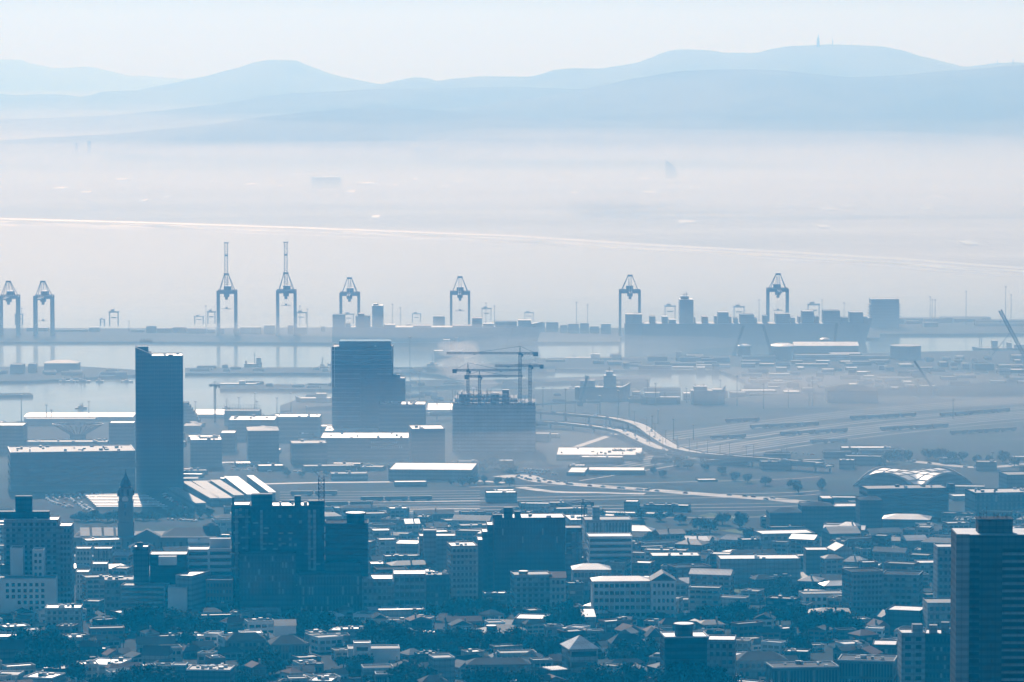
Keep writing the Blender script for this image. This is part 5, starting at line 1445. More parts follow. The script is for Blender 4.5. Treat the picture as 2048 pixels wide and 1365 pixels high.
h2 = zat(1043, y) - ground(y)
MB().box(xat(1959, 1075, y) - cx, xat(2028, 1075, y) - cx, 5, 16, H + .4, h2).build('roof_house', 'concrete_dark', r)
MB().box(xat(1957, 1075, y) - cx, xat(2030, 1075, y) - cx, 4.6, 16.4, h2, h2 + .4).build('roof_house_slab', 'roof_dark', r)
rnd = random.Random(3)
for i in range(16):
    x = rnd.uniform(xat(1961, 1075, y) - cx, xat(2026, 1075, y) - cx); h = rnd.uniform(1.2, 3.2) if i else 5.5
    MB().box(x - .09, x + .09, 8, 8.2, h2 + .3, h2 + .4 + h).box(x - .3, x + .3, 7.9, 8.3, h2 + h - .5, h2 + .2 + h).build('aerial', 'steel', r)
claim(cx, y + 13, W / 2, 14)

# ---- lattice mast on the big dark block, and its neighbour features
y = depth_at(1228) + 8; z = zat(1003, y)
r = empty('lattice_mast', (xat(643, 1000, y), y, z)); tag(r, 'open lattice aerial mast standing on the big dark block', 'aerial mast')
mb = MB(); lattice(mb, (0, 0, 0), (0, 0, zat(953, y) - z), 3.4, 6, .3); mb.build('lattice', 'steel', r)
mb = MB()
for i in range(5): mb.box(-2.2, -1.4, -2.2, -1.5, 3 + i * 2.6, 4.6 + i * 2.6).box(1.4, 2.2, -2.2, -1.5, 3.8 + i * 2.4, 5.2 + i * 2.4)
mb.build('antenna', 'steel', r)

# ---- city hall with clock tower
y = depth_at(1122)
def U(u): return xat(u, 1080, y)
gz = ground(y); cx = U(290)
r = empty('city_hall', (cx, y, gz)); tag(r, 'long stone city hall with glazed ridge roofs and pediment', 'city hall')
Hc = zat(1075, y) - gz
MB().box(U(146) - cx, U(432) - cx, 0, 40, -3, Hc).build('wall', 'stone', r)
MB().box(U(145) - cx, U(433) - cx, -.5, .0, Hc - 1.2, Hc + .1).build('cornice', 'stone', r)
for a, b_ in ((148, 262), (322, 430)):
    MB().gable(U(a) - cx, U(b_) - cx, 4, 34, Hc, Hc + 5, 'x', hip=.6).build('roof', 'roof_slate', r)
for i in range(4):
    a = 160 + i * 24
    MB().raw([(U(a) - cx, 3, Hc + .6), (U(a + 19) - cx, 3, Hc + .6), (U(a + 14) - cx, 17, Hc + 5.3), (U(a - 5) - cx, 17, Hc + 5.3), (U(a) - cx, 3.3, Hc + .2), (U(a + 19) - cx, 3.3, Hc + .2)], [(0, 1, 2, 3), (4, 5, 1, 0)]).build('roof_glazing', 'roof_grey', r)
MB().profile([(U(268) - cx, 0), (U(320) - cx, 0), (U(320) - cx, Hc + 1), (U(294) - cx, Hc + 6), (U(268) - cx, Hc + 1)], -3, 6).build('pediment', 'stone', r)
for i in range(22):
    x = lerp(U(150) - cx, U(428) - cx, i / 21)
    for z in (Hc * .3, Hc * .7): inst('window', unit_mesh('window:ch', lambda: MB().box(-.8, .8, -.06, .06, -1.7, 1.7), 'glass_dark'), r, (x, -.03 if not (U(266) - cx < x < U(322) - cx) else -3.04, z))
MB().lathe([(7, Hc), (7, Hc + 3), (5.5, Hc + 6.5), (2, Hc + 8.5), (.3, Hc + 9)], 18).build('dome', 'roof_slate', r, (U(418) - cx, 20, 0))
claim(cx, y + 20, (U(433) - U(145)) / 2, 22)
xt = xat(249.5, 1000, y) - cx
t = empty('clock_tower', (xt + cx, y + 8, gz)); tag(t, 'stone clock tower with belfry, small dome and needle spire', 'clock tower')
s = mpp(y); z = lambda v: zat(v, y + 8) - gz
MB().box(-5.6, 5.6, -5.6, 5.6, 0, z(1045)).box(-5.1, 5.1, -5.1, 5.1, z(1045), z(1003)).box(-4.6, 4.6, -4.6, 4.6, z(1003), z(992)).build('shaft', 'stone', t)
for v, w in ((1045, 5.9), (1003, 5.5), (975, 4.3)): MB().box(-w, w, -w, w, z(v) - .5, z(v) + .4).build('cornice', 'stone', t)
MB().box(-4.3, 4.3, -4.3, 4.3, z(992), z(975)).build('belfry', 'stone', t)
for sx in (-1, 1):
    MB().box(sx * 2 - .9, sx * 2 + .9, -4.36, -4.3, z(991), z(978)).build('belfry_opening', 'glass_dark', t)
    for sy in (-1, 1): MB().lathe([(1.0, z(992)), (.9, z(983)), (.1, z(978))], 8).build('corner_turret', 'stone', t, (sx * 4.9, sy * 4.9, 0))
for v in (1030, 1015): MB().box(-.7, .7, -5.7 if v > 1045 else -5.17, -5.1, z(v), z(v - 8)).build('window', 'glass_dark', t)
o = MB().lathe([(2.3, -.15), (2.3, .15)], 20).build('clock_face', 'plaster_white', t, (0, -4.68, z(998))); o.rotation_euler = (math.pi / 2, 0, 0)
MB().lathe([(4.0, z(975)), (3.9, z(968)), (2.9, z(960)), (1.5, z(955)), (1.2, z(952))], 14).build('dome', 'roof_slate', t)
MB().lathe([(1.1, z(952)), (.45, z(947)), (.12, z(938))], 8).build('spire', 'roof_slate', t)

tower_crane(1166, 1008, 1080, 1082, 1188, 999, 'small site crane beside the stepped glass block', zbase=None, w=2.4, vtip=1019)

# ---- turquoise court roof and white round tank in the houses
y = depth_at(1312); r = empty('court_shade', (xat(840, 1305, y), y, ground(y))); tag(r, 'turquoise shade roof among trees', 'canopy')
W = 17 * mpp(y)
MB().raw([(-W, 0, 3.2), (W, -1, 3.0), (W, 8, 3.6), (-W, 9, 4.0), (-W, 0, 3.0), (W, -1, 2.8), (W, 8, 3.4), (-W, 9, 3.8)], [(0, 1, 2, 3), (7, 6, 5, 4), (0, 4, 5, 1), (1, 5, 6, 2), (2, 6, 7, 3), (3, 7, 4, 0)]).build('shade', 'turquoise', r)
MB().box(-W, -W + .3, 0, .3, 0, 3).box(W - .3, W, 0, .3, 0, 3).box(-.2, .2, 7, 7.3, 0, 3.6).build('posts', 'steel', r)
claim(xat(840, 1305, y), y, W, 8)
y = depth_at(1248); r = empty('round_house', (xat(676, 1240, y), y, ground(y))); tag(r, 'little round building with bright ring roof above the ladder skylights', 'building')
MB().lathe([(3.6, -1), (3.6, 5)], 18).build('wall', 'concrete', r); MB().lathe([(4, 5), (4, 5.4), (1.6, 6.6), (1.5, 6)], 18).build('roof', 'roof_white', r)

# ------------------------------------------------------------------ roads, tracks, lawns
def path_pts(L, zf=None, n=8):
    """smooth the polyline given in photo pixels on level ground or a level deck"""
    P3 = [pt(u, v, zf) for u, v in L]
    out = []
    for i in range(len(P3) - 1):
        p0, p1, p2, p3 = P3[max(0, i - 1)], P3[i], P3[i + 1], P3[min(len(P3) - 1, i + 2)]
        for k in range(n):
            t = k / n
            out.append(.5 * ((2 * p1) + (p2 - p0) * t + (2 * p0 - 5 * p1 + 4 * p2 - p3) * t * t + (-p0 + 3 * p1 - 3 * p2 + p3) * t * t * t))
    out.append(P3[-1])
    return out
def ribbon(name, pts, w, m, z=None, dz=.02, parent=None, thick=None):
    mb = MB(); ed = []
    for i, p in enumerate(pts):
        d = (pts[min(i + 1, len(pts) - 1)] - pts[max(i - 1, 0)]); d.z = 0; d.normalize(); s = Vector((-d.y, d.x, 0)) * w / 2
        zz = (ground(p.y) if z is None else z) + dz
        ed.append((Vector((p.x + s.x, p.y + s.y, zz)), Vector((p.x - s.x, p.y - s.y, zz))))
    for (a, b_), (c, d) in zip(ed, ed[1:]):
        mb.face([b_, d, c, a])
        if thick:
            k = Vector((0, 0, thick)); mb.face([a - k, c - k, d - k, b_ - k]); mb.face([a, c, c - k, a - k]); mb.face([d, b_, b_ - k, d - k])
    o = mb.build(name, m, parent)
    if not parent: o['kind'] = 'structure'
    return o, ed
def flyover(label, L, zf, w):
    pts = path_pts(L, zf)
    r = empty('flyover', tuple(pts[0])); tag(r, label, 'flyover', 'elevated motorway carriageways')
    loc = [p - pts[0] for p in pts]
    ribbon('deck', loc, w, 'road_pale', 0, 0, r, 1.6)
    for sg in (-1, 1):
        mb = MB()
        for i in range(len(loc) - 1):
            def e(j):
                d = (loc[min(j + 1, len(loc) - 1)] - loc[max(j - 1, 0)]).normalized(); return loc[j] + Vector((-d.y, d.x, 0)) * sg * (w / 2 - .1)
            a, b_ = e(i), e(i + 1); mb.beam((a.x, a.y, .45), (b_.x, b_.y, .45), .3, .9)
        mb.build('parapet', 'concrete', r)
    for i in range(2, len(loc), 5):
        p = loc[i]; g = 3 - zf
        MB().box(p.x - .9, p.x + .9, p.y - .9, p.y + .9, g - 1, -1.6).build('pier', 'concrete', r)
    return pts
fa = flyover('upper carriageway of the flyover, sweeping behind the unfinished block', [(855, 826), (960, 823), (1070, 824), (1150, 829), (1220, 836), (1275, 849), (1310, 872), (1345, 893), (1385, 904), (1450, 911), (1530, 917), (1640, 926)], 11.0, 13)
fb = flyover('lower carriageway of the flyover, curving nearer the railway land', [(1040, 842), (1110, 845), (1180, 852), (1240, 862), (1280, 880), (1320, 897), (1370, 907), (1440, 915), (1530, 922), (1660, 932)], 9.0, 13)
ribbon('road', path_pts([(1000, 955), (1045, 952), (1080, 962), (1160, 970), (1280, 979), (1420, 990), (1560, 1000), (1650, 1010)]), 20, 'road_pale')
ribbon('road', path_pts([(1040, 975), (1110, 984), (1200, 986), (1290, 988)]), 12, 'road_pale', dz=.05)
ribbon('road', path_pts([(470, 970), (620, 966), (800, 964), (940, 962), (1010, 966)]), 9, 'road_pale')
ribbon('road', path_pts([(368, 938), (400, 936), (440, 926), (480, 925)]), 9, 'road_pale', dz=.05)
ribbon('road', path_pts([(1596, 1135), (1606, 1160), (1600, 1180), (1580, 1215)]), 8, 'road_pale')
ribbon('road', path_pts([(-20, 1242), (20, 1252), (60, 1262), (90, 1290), (110, 1330), (118, 1400)]), 11, 'road_pale')
ribbon('road', path_pts([(330, 1260), (410, 1290), (425, 1320), (420, 1380)]), 9, 'asphalt')
ribbon('road', path_pts([(1110, 1360), (1210, 1338), (1320, 1336), (1420, 1345)]), 10, 'road_pale')
ribbon('road', path_pts([(1690, 930), (1800, 922), (1950, 935), (2060, 928)]), 14, 'road_pale')
for L in ([(1120, 905), (1180, 885), (1230, 868)], [(1190, 850), (1240, 866), (1262, 878)]): ribbon('road', path_pts(L), 8, 'road_pale', dz=.06)
# ballast and rails of the yard
rnd = random.Random(31)
for i in range(30):
    t = i / 29
    L = [(lerp(1330, 1000, t ** 1.0) , lerp(868, 1050, t)), (1700, lerp(822, 1000, t * .62)), (2120, lerp(790, 950, t * .55))]
    if t > .55: L = [(lerp(1330, 700, t), lerp(868, 1040, t)), (1500, lerp(840, 1035, t)), (1640, lerp(830, 1030, t))]
    ribbon('railway_track', path_pts(L, n=6), rnd.choice((2.2, 2.6, 3.2)), rnd.choice(('roof_grey', 'roof_dark', 'concrete', 'roof_grey')), dz=.03 + .004 * i)
for i in range(9):
    v = lerp(985, 1026, i / 8)
    ribbon('railway_track', path_pts([(560, v), (760, v - 1), (960, v - 3)], n=4), 2.4, rnd.choice(('roof_grey', 'concrete', 'roof_pale')), dz=.2 + .004 * i)
def lawn(L, m='grass', name='lawn'):
    mb = MB(); mb.face([(p.x, p.y, p.z + .04) for p in [pt(u, v) for u, v in L]])
    o = mb.build(name, m); o['kind'] = 'structure'
lawn([(1312, 1078), (1372, 1080), (1362, 1060), (1334, 1058)])
lawn([(1452, 1180), (1500, 1192), (1500, 1166), (1450, 1165)])
lawn([(1395, 1032), (1460, 1040), (1500, 1036), (1420, 1026)])
lawn([(1592, 1190), (1618, 1188), (1600, 1146), (1586, 1150)])
lawn([(780, 1062), (850, 1068), (900, 1064), (820, 1056)])
lawn([(1440, 1062), (1500, 1070), (1520, 1064), (1470, 1058)])

# street lamps along the carriageways
for pts, z_, n_ in ((fa, 11.0, 18), (fb, 9.0, 14)):
    for i in range(n_):
        p = pts[int(i * (len(pts) - 1) / n_)]
        r = empty('street_lamp', (p.x, p.y, z_)); MB().lathe([(.28, 0), (.18, 12)], 6).build('pole', 'steel', r)
        MB().beam((-2.6, 0, 12), (2.6, 0, 12), .3).box(-3.2, -2.2, -.3, .3, 11.8, 12.2).box(2.2, 3.2, -.3, .3, 11.8, 12.2).build('lamp_arm', 'steel', r)
        auto(r, 'double-armed street lamp', 1024 + p.x / p.y * FPX, 105 + (CAMZ - z_) / p.y * FPX, 'street lamps on the flyover', 'street lamp')
# ------------------------------------------------------------------ trains in the yard
CAR_M = [MB().box(-9.5, 9.5, -1.4, 1.4, .9, 3.9, 0, .99, .8).box(-8, -5, -1.2, 1.2, 0, .9).box(5, 8, -1.2, 1.2, 0, .9).mesh('railway_carriage', m) for m in ('roof_grey', 'steel', 'plaster_cream', 'rust_paint')]
def train(u0, u1, v0, v1, k):
    a, b_ = pt(u0, v0), pt(u1, v1); d = b_ - a; n = int(d.length / 20.5); ang = math.atan2(d.y, d.x); d.normalize()
    for i in range(n):
        p = a + d * (20.5 * i + 10)
        o = inst('railway_carriage', CAR_M[k], None, (p.x, p.y, ground(p.y) + .2), ang)
        s_ = (u0 + (u1 - u0) * i / n, v0)
        auto(o, '%s railway carriage' % ('grey', 'dark', 'cream', 'rusty')[k], u0 + (u1 - u0) * (i + .5) / n, lerp(v0, v1, i / n), 'carriages standing in the rail yard', 'railway carriage')
for a in ((1500, 1660, 858, 850, 1), (1700, 1860, 840, 832, 1), (1560, 1700, 872, 864, 0), (1880, 2040, 834, 822, 0), (1450, 1540, 846, 842, 3), (1760, 1900, 862, 855, 1), (1620, 1720, 888, 884, 2), (580, 720, 992, 991, 0), (720, 900, 1003, 1001, 1), (600, 760, 1014, 1012, 0), (1900, 2040, 870, 862, 1), (1420, 1500, 880, 876, 0), (640, 820, 1024, 1022, 2)):
    train(*a)

# ------------------------------------------------------------------ cars
def along(pts, n, where, w, z=None):
    for i in range(n):
        k = random.randrange(1, len(pts) - 2); p = pts[k].lerp(pts[k + 1], random.random()); d = pts[k + 1] - pts[k]; a = math.atan2(d.y, d.x) - math.pi / 2
        off = random.choice((-1, 1)) * w; nx = Vector((-d.y, d.x, 0)).normalized()
        q = p + nx * off
        car(q.x, q.y, a, where, z)
along(fa, 26, 'driving on the upper carriageway', 3, 11.0)
along(fb, 22, 'driving on the lower carriageway', 3, 9.0)
along(path_pts([(1045, 952), (1080, 962), (1160, 970), (1280, 979), (1420, 990), (1560, 1000)]), 30, 'driving along the boulevard', 5)
along(path_pts([(1690, 930), (1800, 922), (1950, 935), (2060, 928)]), 12, 'driving behind the vaulted hall', 4)
def lot(L, n, where, rowgap=6.0):
    for (u0, v0, u1, v1) in L:
        a, b_ = pt(u0, v0), pt(u1, v1)
        for i in range(n):
            p = a.lerp(b_, (i + random.uniform(-.2, .2)) / n)
            if random.random() < .85: car(p.x, p.y, random.choice((0.1, 0, math.pi / 2)), 'parked ' + where)
lot([(95, 992 + 2.2 * i, 225 + i * 3, 985 + 2.5 * i) for i in range(5)], 12, 'behind the clock tower')
lot([(142, 1000, 176, 1024), (150, 998, 190, 1026), (282, 1000, 342, 1024), (330, 990, 378, 1022), (326, 992, 370, 1020)], 12, 'around the market canopies')
lot([(465, 925 + 4 * i, 560, 928 + 4 * i) for i in range(5)], 9, 'below the low complex')
lot([(590, 945, 700, 948), (600, 950, 760, 955), (1050, 940, 1110, 944), (1040, 946, 1120, 950)], 10, 'near the long pale roof')
lot([(1390, 1090 + 4 * i, 1500, 1096 + 4 * i) for i in range(3)], 9, 'above the long white roof')
lot([(1590, 1160, 1612, 1215), (1540, 1172, 1600, 1180), (1545, 1182, 1590, 1190)], 9, 'by the terrace lane')
lot([(1650, 905, 1760, 912), (1660, 912, 1780, 920), (1560, 905, 1640, 912)], 10, 'in the railway land')
lot([(1290, 765 + i * 9, 1900, 742 + i * 9) for i in range(0)], 10, 'x')
lot([(120, 1355, 175, 1340), (460, 1350, 500, 1362), (232, 1258, 262, 1276)], 6, 'between the near houses')

# ------------------------------------------------------------------ trees placed where the photo shows them
trees_px([(45, 1312, 1.7), (70, 1330, 2.0), (100, 1322, 2.0), (60, 1348, 1.8), (120, 1338, 1.6), (92, 1300, 1.6), (130, 1318, 1.4), (38, 1340, 1.4),
          (255, 1262, 1.5), (275, 1268, 1.9), (300, 1265, 1.9), (325, 1270, 1.7), (350, 1266, 1.6), (372, 1270, 1.7), (398, 1268, 1.6), (415, 1275, 1.2), (240, 1275, 1.2),
          (742, 1300, 1.7), (765, 1306, 2.0), (790, 1308, 2.1), (815, 1310, 1.8), (755, 1322, 1.6), (780, 1280, 1.4), (830, 1290, 1.3), (850, 1306, 1.4), (870, 1302, 1.6), (892, 1308, 1.8), (915, 1302, 1.7), (938, 1310, 1.6),
          (1010, 1305, 1.8), (1035, 1312, 1.9), (985, 1312, 1.6), (1058, 1300, 1.5), (1090, 1325, 1.6), (1112, 1318, 1.5), (1250, 1330, 1.5), (1275, 1334, 1.7), (1300, 1330, 1.5), (1230, 1326, 1.2),
          (1340, 1400, 2.2), (1375, 1404, 2.3), (1410, 1402, 2.2), (1440, 1398, 2.0), (1120, 1245, 1.5), (1145, 1248, 1.5), (1170, 1250, 1.3), (1105, 1250, 1.3), (1095, 1240, 1.2),
          (290, 1390, 2.0), (320, 1398, 2.2), (250, 1396, 2.0), (215, 1392, 1.8), (345, 1396, 1.6), (160, 1350, 1.4), (150, 1370, 1.5), (820, 1368, 1.7), (840, 1376, 1.8), (800, 1382, 1.6), (1190, 1392, 2.0), (1225, 1396, 2.1), (1160, 1396, 1.8), (1260, 1392, 1.9), (1000, 1390, 1.7), (960, 1394, 1.8), (1050, 1396, 1.8),
          (960, 935, 1.2), (975, 940, 1.6), (990, 938, 1.9), (1005, 942, 1.9), (1020, 946, 1.5), (1240, 912, 1.3), (1225, 912, 1.2), (1256, 914, 1.3), (1290, 925, 1.3), (1310, 930, 1.4), (1330, 928, 1.2), (1355, 935, 1.4), (1380, 940, 1.4), (1410, 942, 1.3), (1300, 950, 1.2), (1330, 955, 1.4), (1440, 948, 1.3), (1470, 960, 1.5), (1500, 965, 1.4), (1540, 970, 1.5), (1580, 975, 1.6), (1610, 985, 1.5), (1640, 978, 1.4),
          (1780, 925, 1.7), (1800, 920, 1.9), (1822, 924, 1.9), (1845, 920, 1.8), (1870, 922, 2.0), (1895, 926, 1.9), (1920, 922, 1.9), (1945, 928, 1.8), (1970, 926, 1.7), (1990, 932, 1.6), (2012, 925, 1.6), (2035, 932, 1.6), (1760, 935, 1.4),
          (1400, 1060, 1.6), (1420, 1066, 1.6), (1445, 1050, 1.5), (1480, 1056, 1.5), (1380, 1085, 1.4), (1500, 1085, 1.5), (1405, 1096, 1.4), (1290, 1080, 1.4), (1300, 1096, 1.4), (1580, 1112, 1.5), (1730, 1110, 1.6), (1750, 1130, 1.6), (1780, 1120, 1.5), (1800, 1135, 1.5), (1600, 1245, 1.5), (1640, 1262, 1.6), (1670, 1268, 1.7), (1700, 1270, 1.6), (1560, 1250, 1.6), (1530, 1240, 1.6), (1500, 1248, 1.6), (1470, 1245, 1.5), (1440, 1250, 1.5), (1410, 1238, 1.5), (1602, 1318, 1.7), (1590, 1322, 1.4),
          (930, 1230, 1.4), (955, 1232, 1.5), (905, 1236, 1.4), (870, 1240, 1.4), (840, 1250, 1.3), (985, 1232, 1.4), (1010, 1240, 1.3), (620, 1258, 1.5), (645, 1262, 1.5), (600, 1256, 1.3), (700, 1270, 1.3), (720, 1280, 1.2)])
for u, v, s in ((222, 1345, 1.05), (247, 1300, .9), (384, 1300, .9), (215, 1300, .8), (1520, 1215, .9), (1495, 1190, .8), (1480, 1195, .9), (930, 1205, .9), (1575, 1200, .8), (300, 1300, .8), (1605, 1200, .7), (1210, 1240, .8), (1720, 1100, .8)):
    p = pt(u, v); tree(p.x, p.y, s, 'palm_tree', group='palms in the town')
for u, v, s in ((1600, 1262, 1.0), (1610, 1268, 1.1), (1590, 1265, 1.0), (1630, 1275, 1.1), (1585, 1290, 1.0), (1655, 1290, 1.0)):
    p = pt(u, v); tree(p.x, p.y, s, 'cypress_tree', group='upright trees in the town')
rnd = random.Random(78)
for cu, cv, n, sp in ((85, 1325, 12, 45), (300, 1268, 9, 45), (390, 1272, 7, 30), (790, 1304, 12, 50), (900, 1300, 9, 40), (1020, 1310, 9, 45), (1265, 1330, 7, 40), (1140, 1252, 7, 40), (260, 1392, 10, 60), (820, 1380, 9, 60), (1190, 1394, 9, 70), (600, 1262, 8, 60), (1480, 1246, 9, 60), (1640, 1264, 9, 60), (1560, 1200, 6, 40), (520, 1340, 8, 70), (960, 1236, 8, 60), (700, 1345, 6, 40), (480, 1388, 7, 60)):
    for i in range(n):
        u, v = rnd.gauss(cu, sp * .55), rnd.gauss(cv, 9); v = max(v, 1100)
        p = pt(u, v); tree(p.x, p.y, rnd.uniform(.9, 1.7))
trees_px([(150 + 13 * i, 1042 + (i % 3), 1.0 + .1 * (i % 4)) for i in range(7)] + [(272 + 14 * i, 1040 + (i % 2), .9) for i in range(4)] + [(345 + 18 * i, 1034 + 3 * (i % 2), 1.0) for i in range(5)] + [(560 + 22 * i, 948 + 4 * (i % 3), 1.1) for i in range(9)] + [(905 + 16 * i, 968 + 3 * (i % 2), 1.1) for i in range(8)] + [(1040 + 40 * i, 1036 + 6 * (i % 3), 1.2) for i in range(9)])
lot([(345, 1030, 430, 1034), (100, 1004, 140, 1018), (112, 1002, 150, 1018), (330, 1040, 400, 1044)], 9, 'by the city hall')
k = 0
while k < 20:      # street trees in the gaps
    u, v = rnd.uniform(0, 2048), rnd.uniform(1040, 1390)
    p = pt(u, v)
    if is_free(p.x, p.y, 3, 3, 0):
        tree(p.x, p.y, rnd.uniform(.7, 1.4)); k += 1
    else: k += .1

# ------------------------------------------------------------------ infill houses and blocks
ROOFD = {'roof_white': 'white-roofed', 'roof_pale': 'pale-roofed', 'roof_grey': 'grey-roofed', 'roof_slate': 'slate-roofed', 'roof_tile': 'tile-roofed', 'roof_dark': 'dark-roofed', 'tin_roof': 'tin-roofed'}
NH = {'house': 0, 'tall_town_block': 0, 'low_town_block': 0, 'low_building': 0}  # generic infill buildings; the names sort by height and place, not known use
def house(x, y, w, d, h, rt, roof, wall, rz, look, name, grp, cat, win=''):
    if NH[name] >= 295: return False
    u = 1024 + x / y * FPX; v = 105 + (CAMZ - ground(y)) / y * FPX
    if not is_free(x, y + d / 2, w / 2 + 1, d / 2 + 1, 1.0): return False
    hw = (w * math.cos(R(rz)) + d * abs(math.sin(R(rz)))) / 2 / mpp(y)
    # rows are exact only on the axis; recompute from depth
    vb = 682.5 - FPX * math.tan(math.atan2(ground(y) - CAMZ, y) + PITCH)
    r, W, H, yy = building(name, None, cat, u - hw, u + hw, vb - h / mpp(y), vb, d, rz, wall, roof, win, rt=rt, rh=rnd.uniform(2, 3.6), units=rnd.choice((0, 0, 1, 2, 3)) if rt == 'flat' else 0)
    if rt != 'flat' and rnd.random() < .6:
        cxx = rnd.uniform(-W / 3, W / 3); MB().box(cxx - .5, cxx + .5, d * .3, d * .3 + .8, H, H + 4.2).build('chimney', 'plaster_cream', next(c for c in r.children if c.name.startswith('roof')))
    auto(r, look, u, vb - h / mpp(y) / 2, grp, cat)
    return True
# near quarter: houses; middle: generic town blocks, tall and low; far: low buildings
for i in range(3600):
    v = rnd.uniform(1236, 1400); u = rnd.uniform(-30, 2080); y = depth_at(v); x = xat(u, v, y)
    if y < 1990 and u > 1890: continue
    rt = rnd.choice(('gx', 'gy', 'hx', 'flat', 'flat', 'flat'))
    roof = rnd.choice(('roof_slate', 'roof_tile', 'roof_slate', 'roof_grey', 'roof_dark')) if rt != 'flat' else rnd.choice(('roof_white', 'roof_pale', 'roof_pale', 'roof_grey', 'roof_grey', 'roof_grey', 'roof_dark', 'roof_dark'))
    w = rnd.uniform(8, 22); d = rnd.uniform(8, 13); h = rnd.choice((3.5, 4, 6, 6.5, 8)) if rt != 'flat' else rnd.choice((4, 6, 8, 9))
    size = 'small' if w < 12 else 'wide' if w > 18 else 'plain'
    form = {'g': 'gabled', 'h': 'hipped', 'f': 'flat'}[rt[0]]
    house(x, y, w, d, h, rt, roof, rnd.choice(('plaster_white', 'plaster_cream', 'concrete', 'brick', 'concrete_dark')), rnd.choice((10, 14, 20, 26, 34, -14)) if u < 1150 else rnd.choice((12, 22, -12, -20, -30, 30)), '%s %s %s house' % (size, form, ROOFD[roof]), 'house', 'houses of the near quarter', 'house', 'w:%d:%d' % (max(2, int(w / 3.5)), 1 if h < 5 else 2) if v < 1330 or rnd.random() < .5 else 'g:%d:1' % max(2, int(w / 3)))
for i in range(3200):
    v = rnd.uniform(1036, 1240); u = rnd.uniform(-30, 2080); y = depth_at(v); x = xat(u, v, y)
    if 1280 < u < 1560 and v < 1100: continue
    if 90 < u < 450 and v < 1124: continue
    rt = rnd.choice(('flat', 'flat', 'flat', 'hx', 'gx'))
    roof = rnd.choice(('roof_white', 'roof_pale', 'roof_grey', 'roof_grey', 'roof_grey', 'roof_dark', 'roof_dark')) if rt == 'flat' else rnd.choice(('roof_slate', 'roof_grey', 'tin_roof'))
    w = rnd.uniform(10, 32); d = rnd.uniform(10, 18); h = rnd.choice((6, 8, 10, 12, 14, 18)) if v > 1090 else rnd.choice((5, 7, 8, 10))
    size = 'small' if w < 16 else 'broad' if w > 25 else 'plain'
    house(x, y, w, d, h, rt, roof, rnd.choice(('plaster_cream', 'concrete', 'concrete', 'concrete_dark', 'brick')), rnd.choice((8, 10, 12, 16, -12)) if u < 1150 else rnd.choice((12, -10, -16, 18, -22)), ('%s %s tall town block' if h >= 12 else '%s %s low town block') % (size, ROOFD[roof]), 'tall_town_block' if h >= 12 else 'low_town_block', 'tall town blocks about the town' if h >= 12 else 'low town blocks about the town', 'apartment block' if h >= 12 else 'town block', 'w:%d:%d' % (max(2, int(w / 4)), max(1, int(h / 3.4))))
for i in range(260):
    v = rnd.uniform(846, 1034); u = rnd.uniform(-30, 2080); y = depth_at(v); x = xat(u, v, y)
    if u > 1400 and v < 915 - (u - 1400) * .02 and v > 812: continue
    if 1080 < u < 1420 and v < 905: continue
    if 1020 < u < 1680 and 945 < v < 1014: continue
    if 540 < u < 1000 and 976 < v: continue
    if u < 560 and v > 975: continue
    if 80 < u < 225 and v < 905: continue
    roof = rnd.choice(('roof_white', 'roof_pale', 'roof_grey', 'roof_grey', 'roof_dark', 'tin_roof'))
    w = rnd.uniform(12, 50); h = rnd.choice((3.5, 4, 5, 6, 8))
    size = 'small' if w < 20 else 'long' if w > 36 else 'plain'
    house(x, y, w, rnd.uniform(10, 22), h, 'flat', roof, rnd.choice(('concrete', 'concrete_dark', 'concrete_dark')), rnd.choice((0, 0, 5, -6)), '%s %s low building' % (size, ROOFD[roof]), 'low_building', 'low buildings on the flat land', 'warehouse')

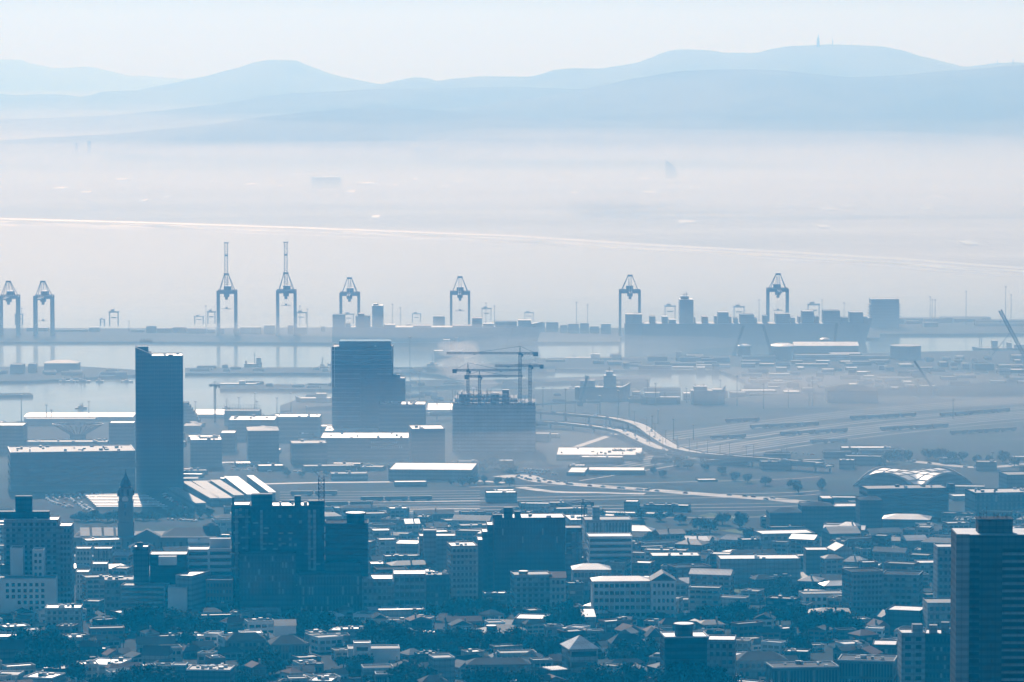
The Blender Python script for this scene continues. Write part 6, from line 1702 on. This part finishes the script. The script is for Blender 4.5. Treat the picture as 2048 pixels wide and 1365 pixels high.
# ------------------------------------------------------------------ the air
def air(name, x0, x1, y0, y1, z0, z1, colr, dens, g, label):
    o = MB().box(x0, x1, y0, y1, z0, z1).build(name, None)
    m = bpy.data.materials.new(name)
    m.use_nodes = True
    n = m.node_tree.nodes
    n.clear()
    out = n.new('ShaderNodeOutputMaterial')
    pv = n.new('ShaderNodeVolumePrincipled')
    pv.inputs['Color'].default_value = (*colr, 1)
    pv.inputs['Absorption Color'].default_value = (1, 1, 1, 1)
    pv.inputs['Density'].default_value = dens
    pv.inputs['Anisotropy'].default_value = g
    m.node_tree.links.new(pv.outputs[0], out.inputs['Volume'])
    o.data.materials.append(m)
    tag(o, label, 'haze', kind='stuff')
    return o
G_ = 0.38
air('haze', -17000, 17000, -400, 28000, -12, 640, (0.0, 0.46, 1.0), 0.000104, G_, 'blue morning haze hanging over the whole city and bay')
air('mist', -16900, 16900, 2700, 27900, -11, 636, (1.0, 0.84, 0.95), 0.000048, G_, 'pale haze thickening over the docks, bay and hills')
air('mist', -16500, 16500, 700, 27500, -8, 62, (0.12, 0.72, 1.0), 0.00012, G_, 'thin pale mist lying low over town and docks')
air('mist', -16400, 16400, 3450, 27400, -7.5, 74, (0.85, 0.92, 1.0), 0.00022, G_, 'low harbour mist veiling docks and rail yard')
air('mist', -16000, 16000, 5900, 27000, -7, 84, (0.98, 0.98, 1.0), 0.00028, G_, 'white sea mist spread over the open bay and the far plain')
air('mist', -15800, 15800, 6000, 26900, -6, 38, (0.98, 0.98, 1.0), 0.00036, G_, 'thicker white mist hugging the water before the beach')
air('mist', -15600, 15600, 9000, 26800, -5, 150, (0.98, 0.98, 1.0), 0.00007, G_, 'upper fringe of the far mist reaching up the foot of the hills')
for u, v, y, rx, rz_ in ((500, 318, 13500, 1500, 60), (1500, 300, 13800, 1700, 70), (150, 262, 14500, 1200, 70), (1150, 690, 4950, 190, 14), (1420, 760, 4650, 230, 16), (700, 655, 5250, 240, 13), (1750, 780, 4350, 260, 18), (1100, 900, 3750, 200, 16), (450, 800, 4300, 180, 13), (1850, 400, 9800, 900, 40), (300, 400, 10500, 1300, 40)):
    plume(u, v, y, rx, rx * .35, rz_, .0012 if rx < 500 else .0003, 'drifting bank of pale mist')
write_labels()
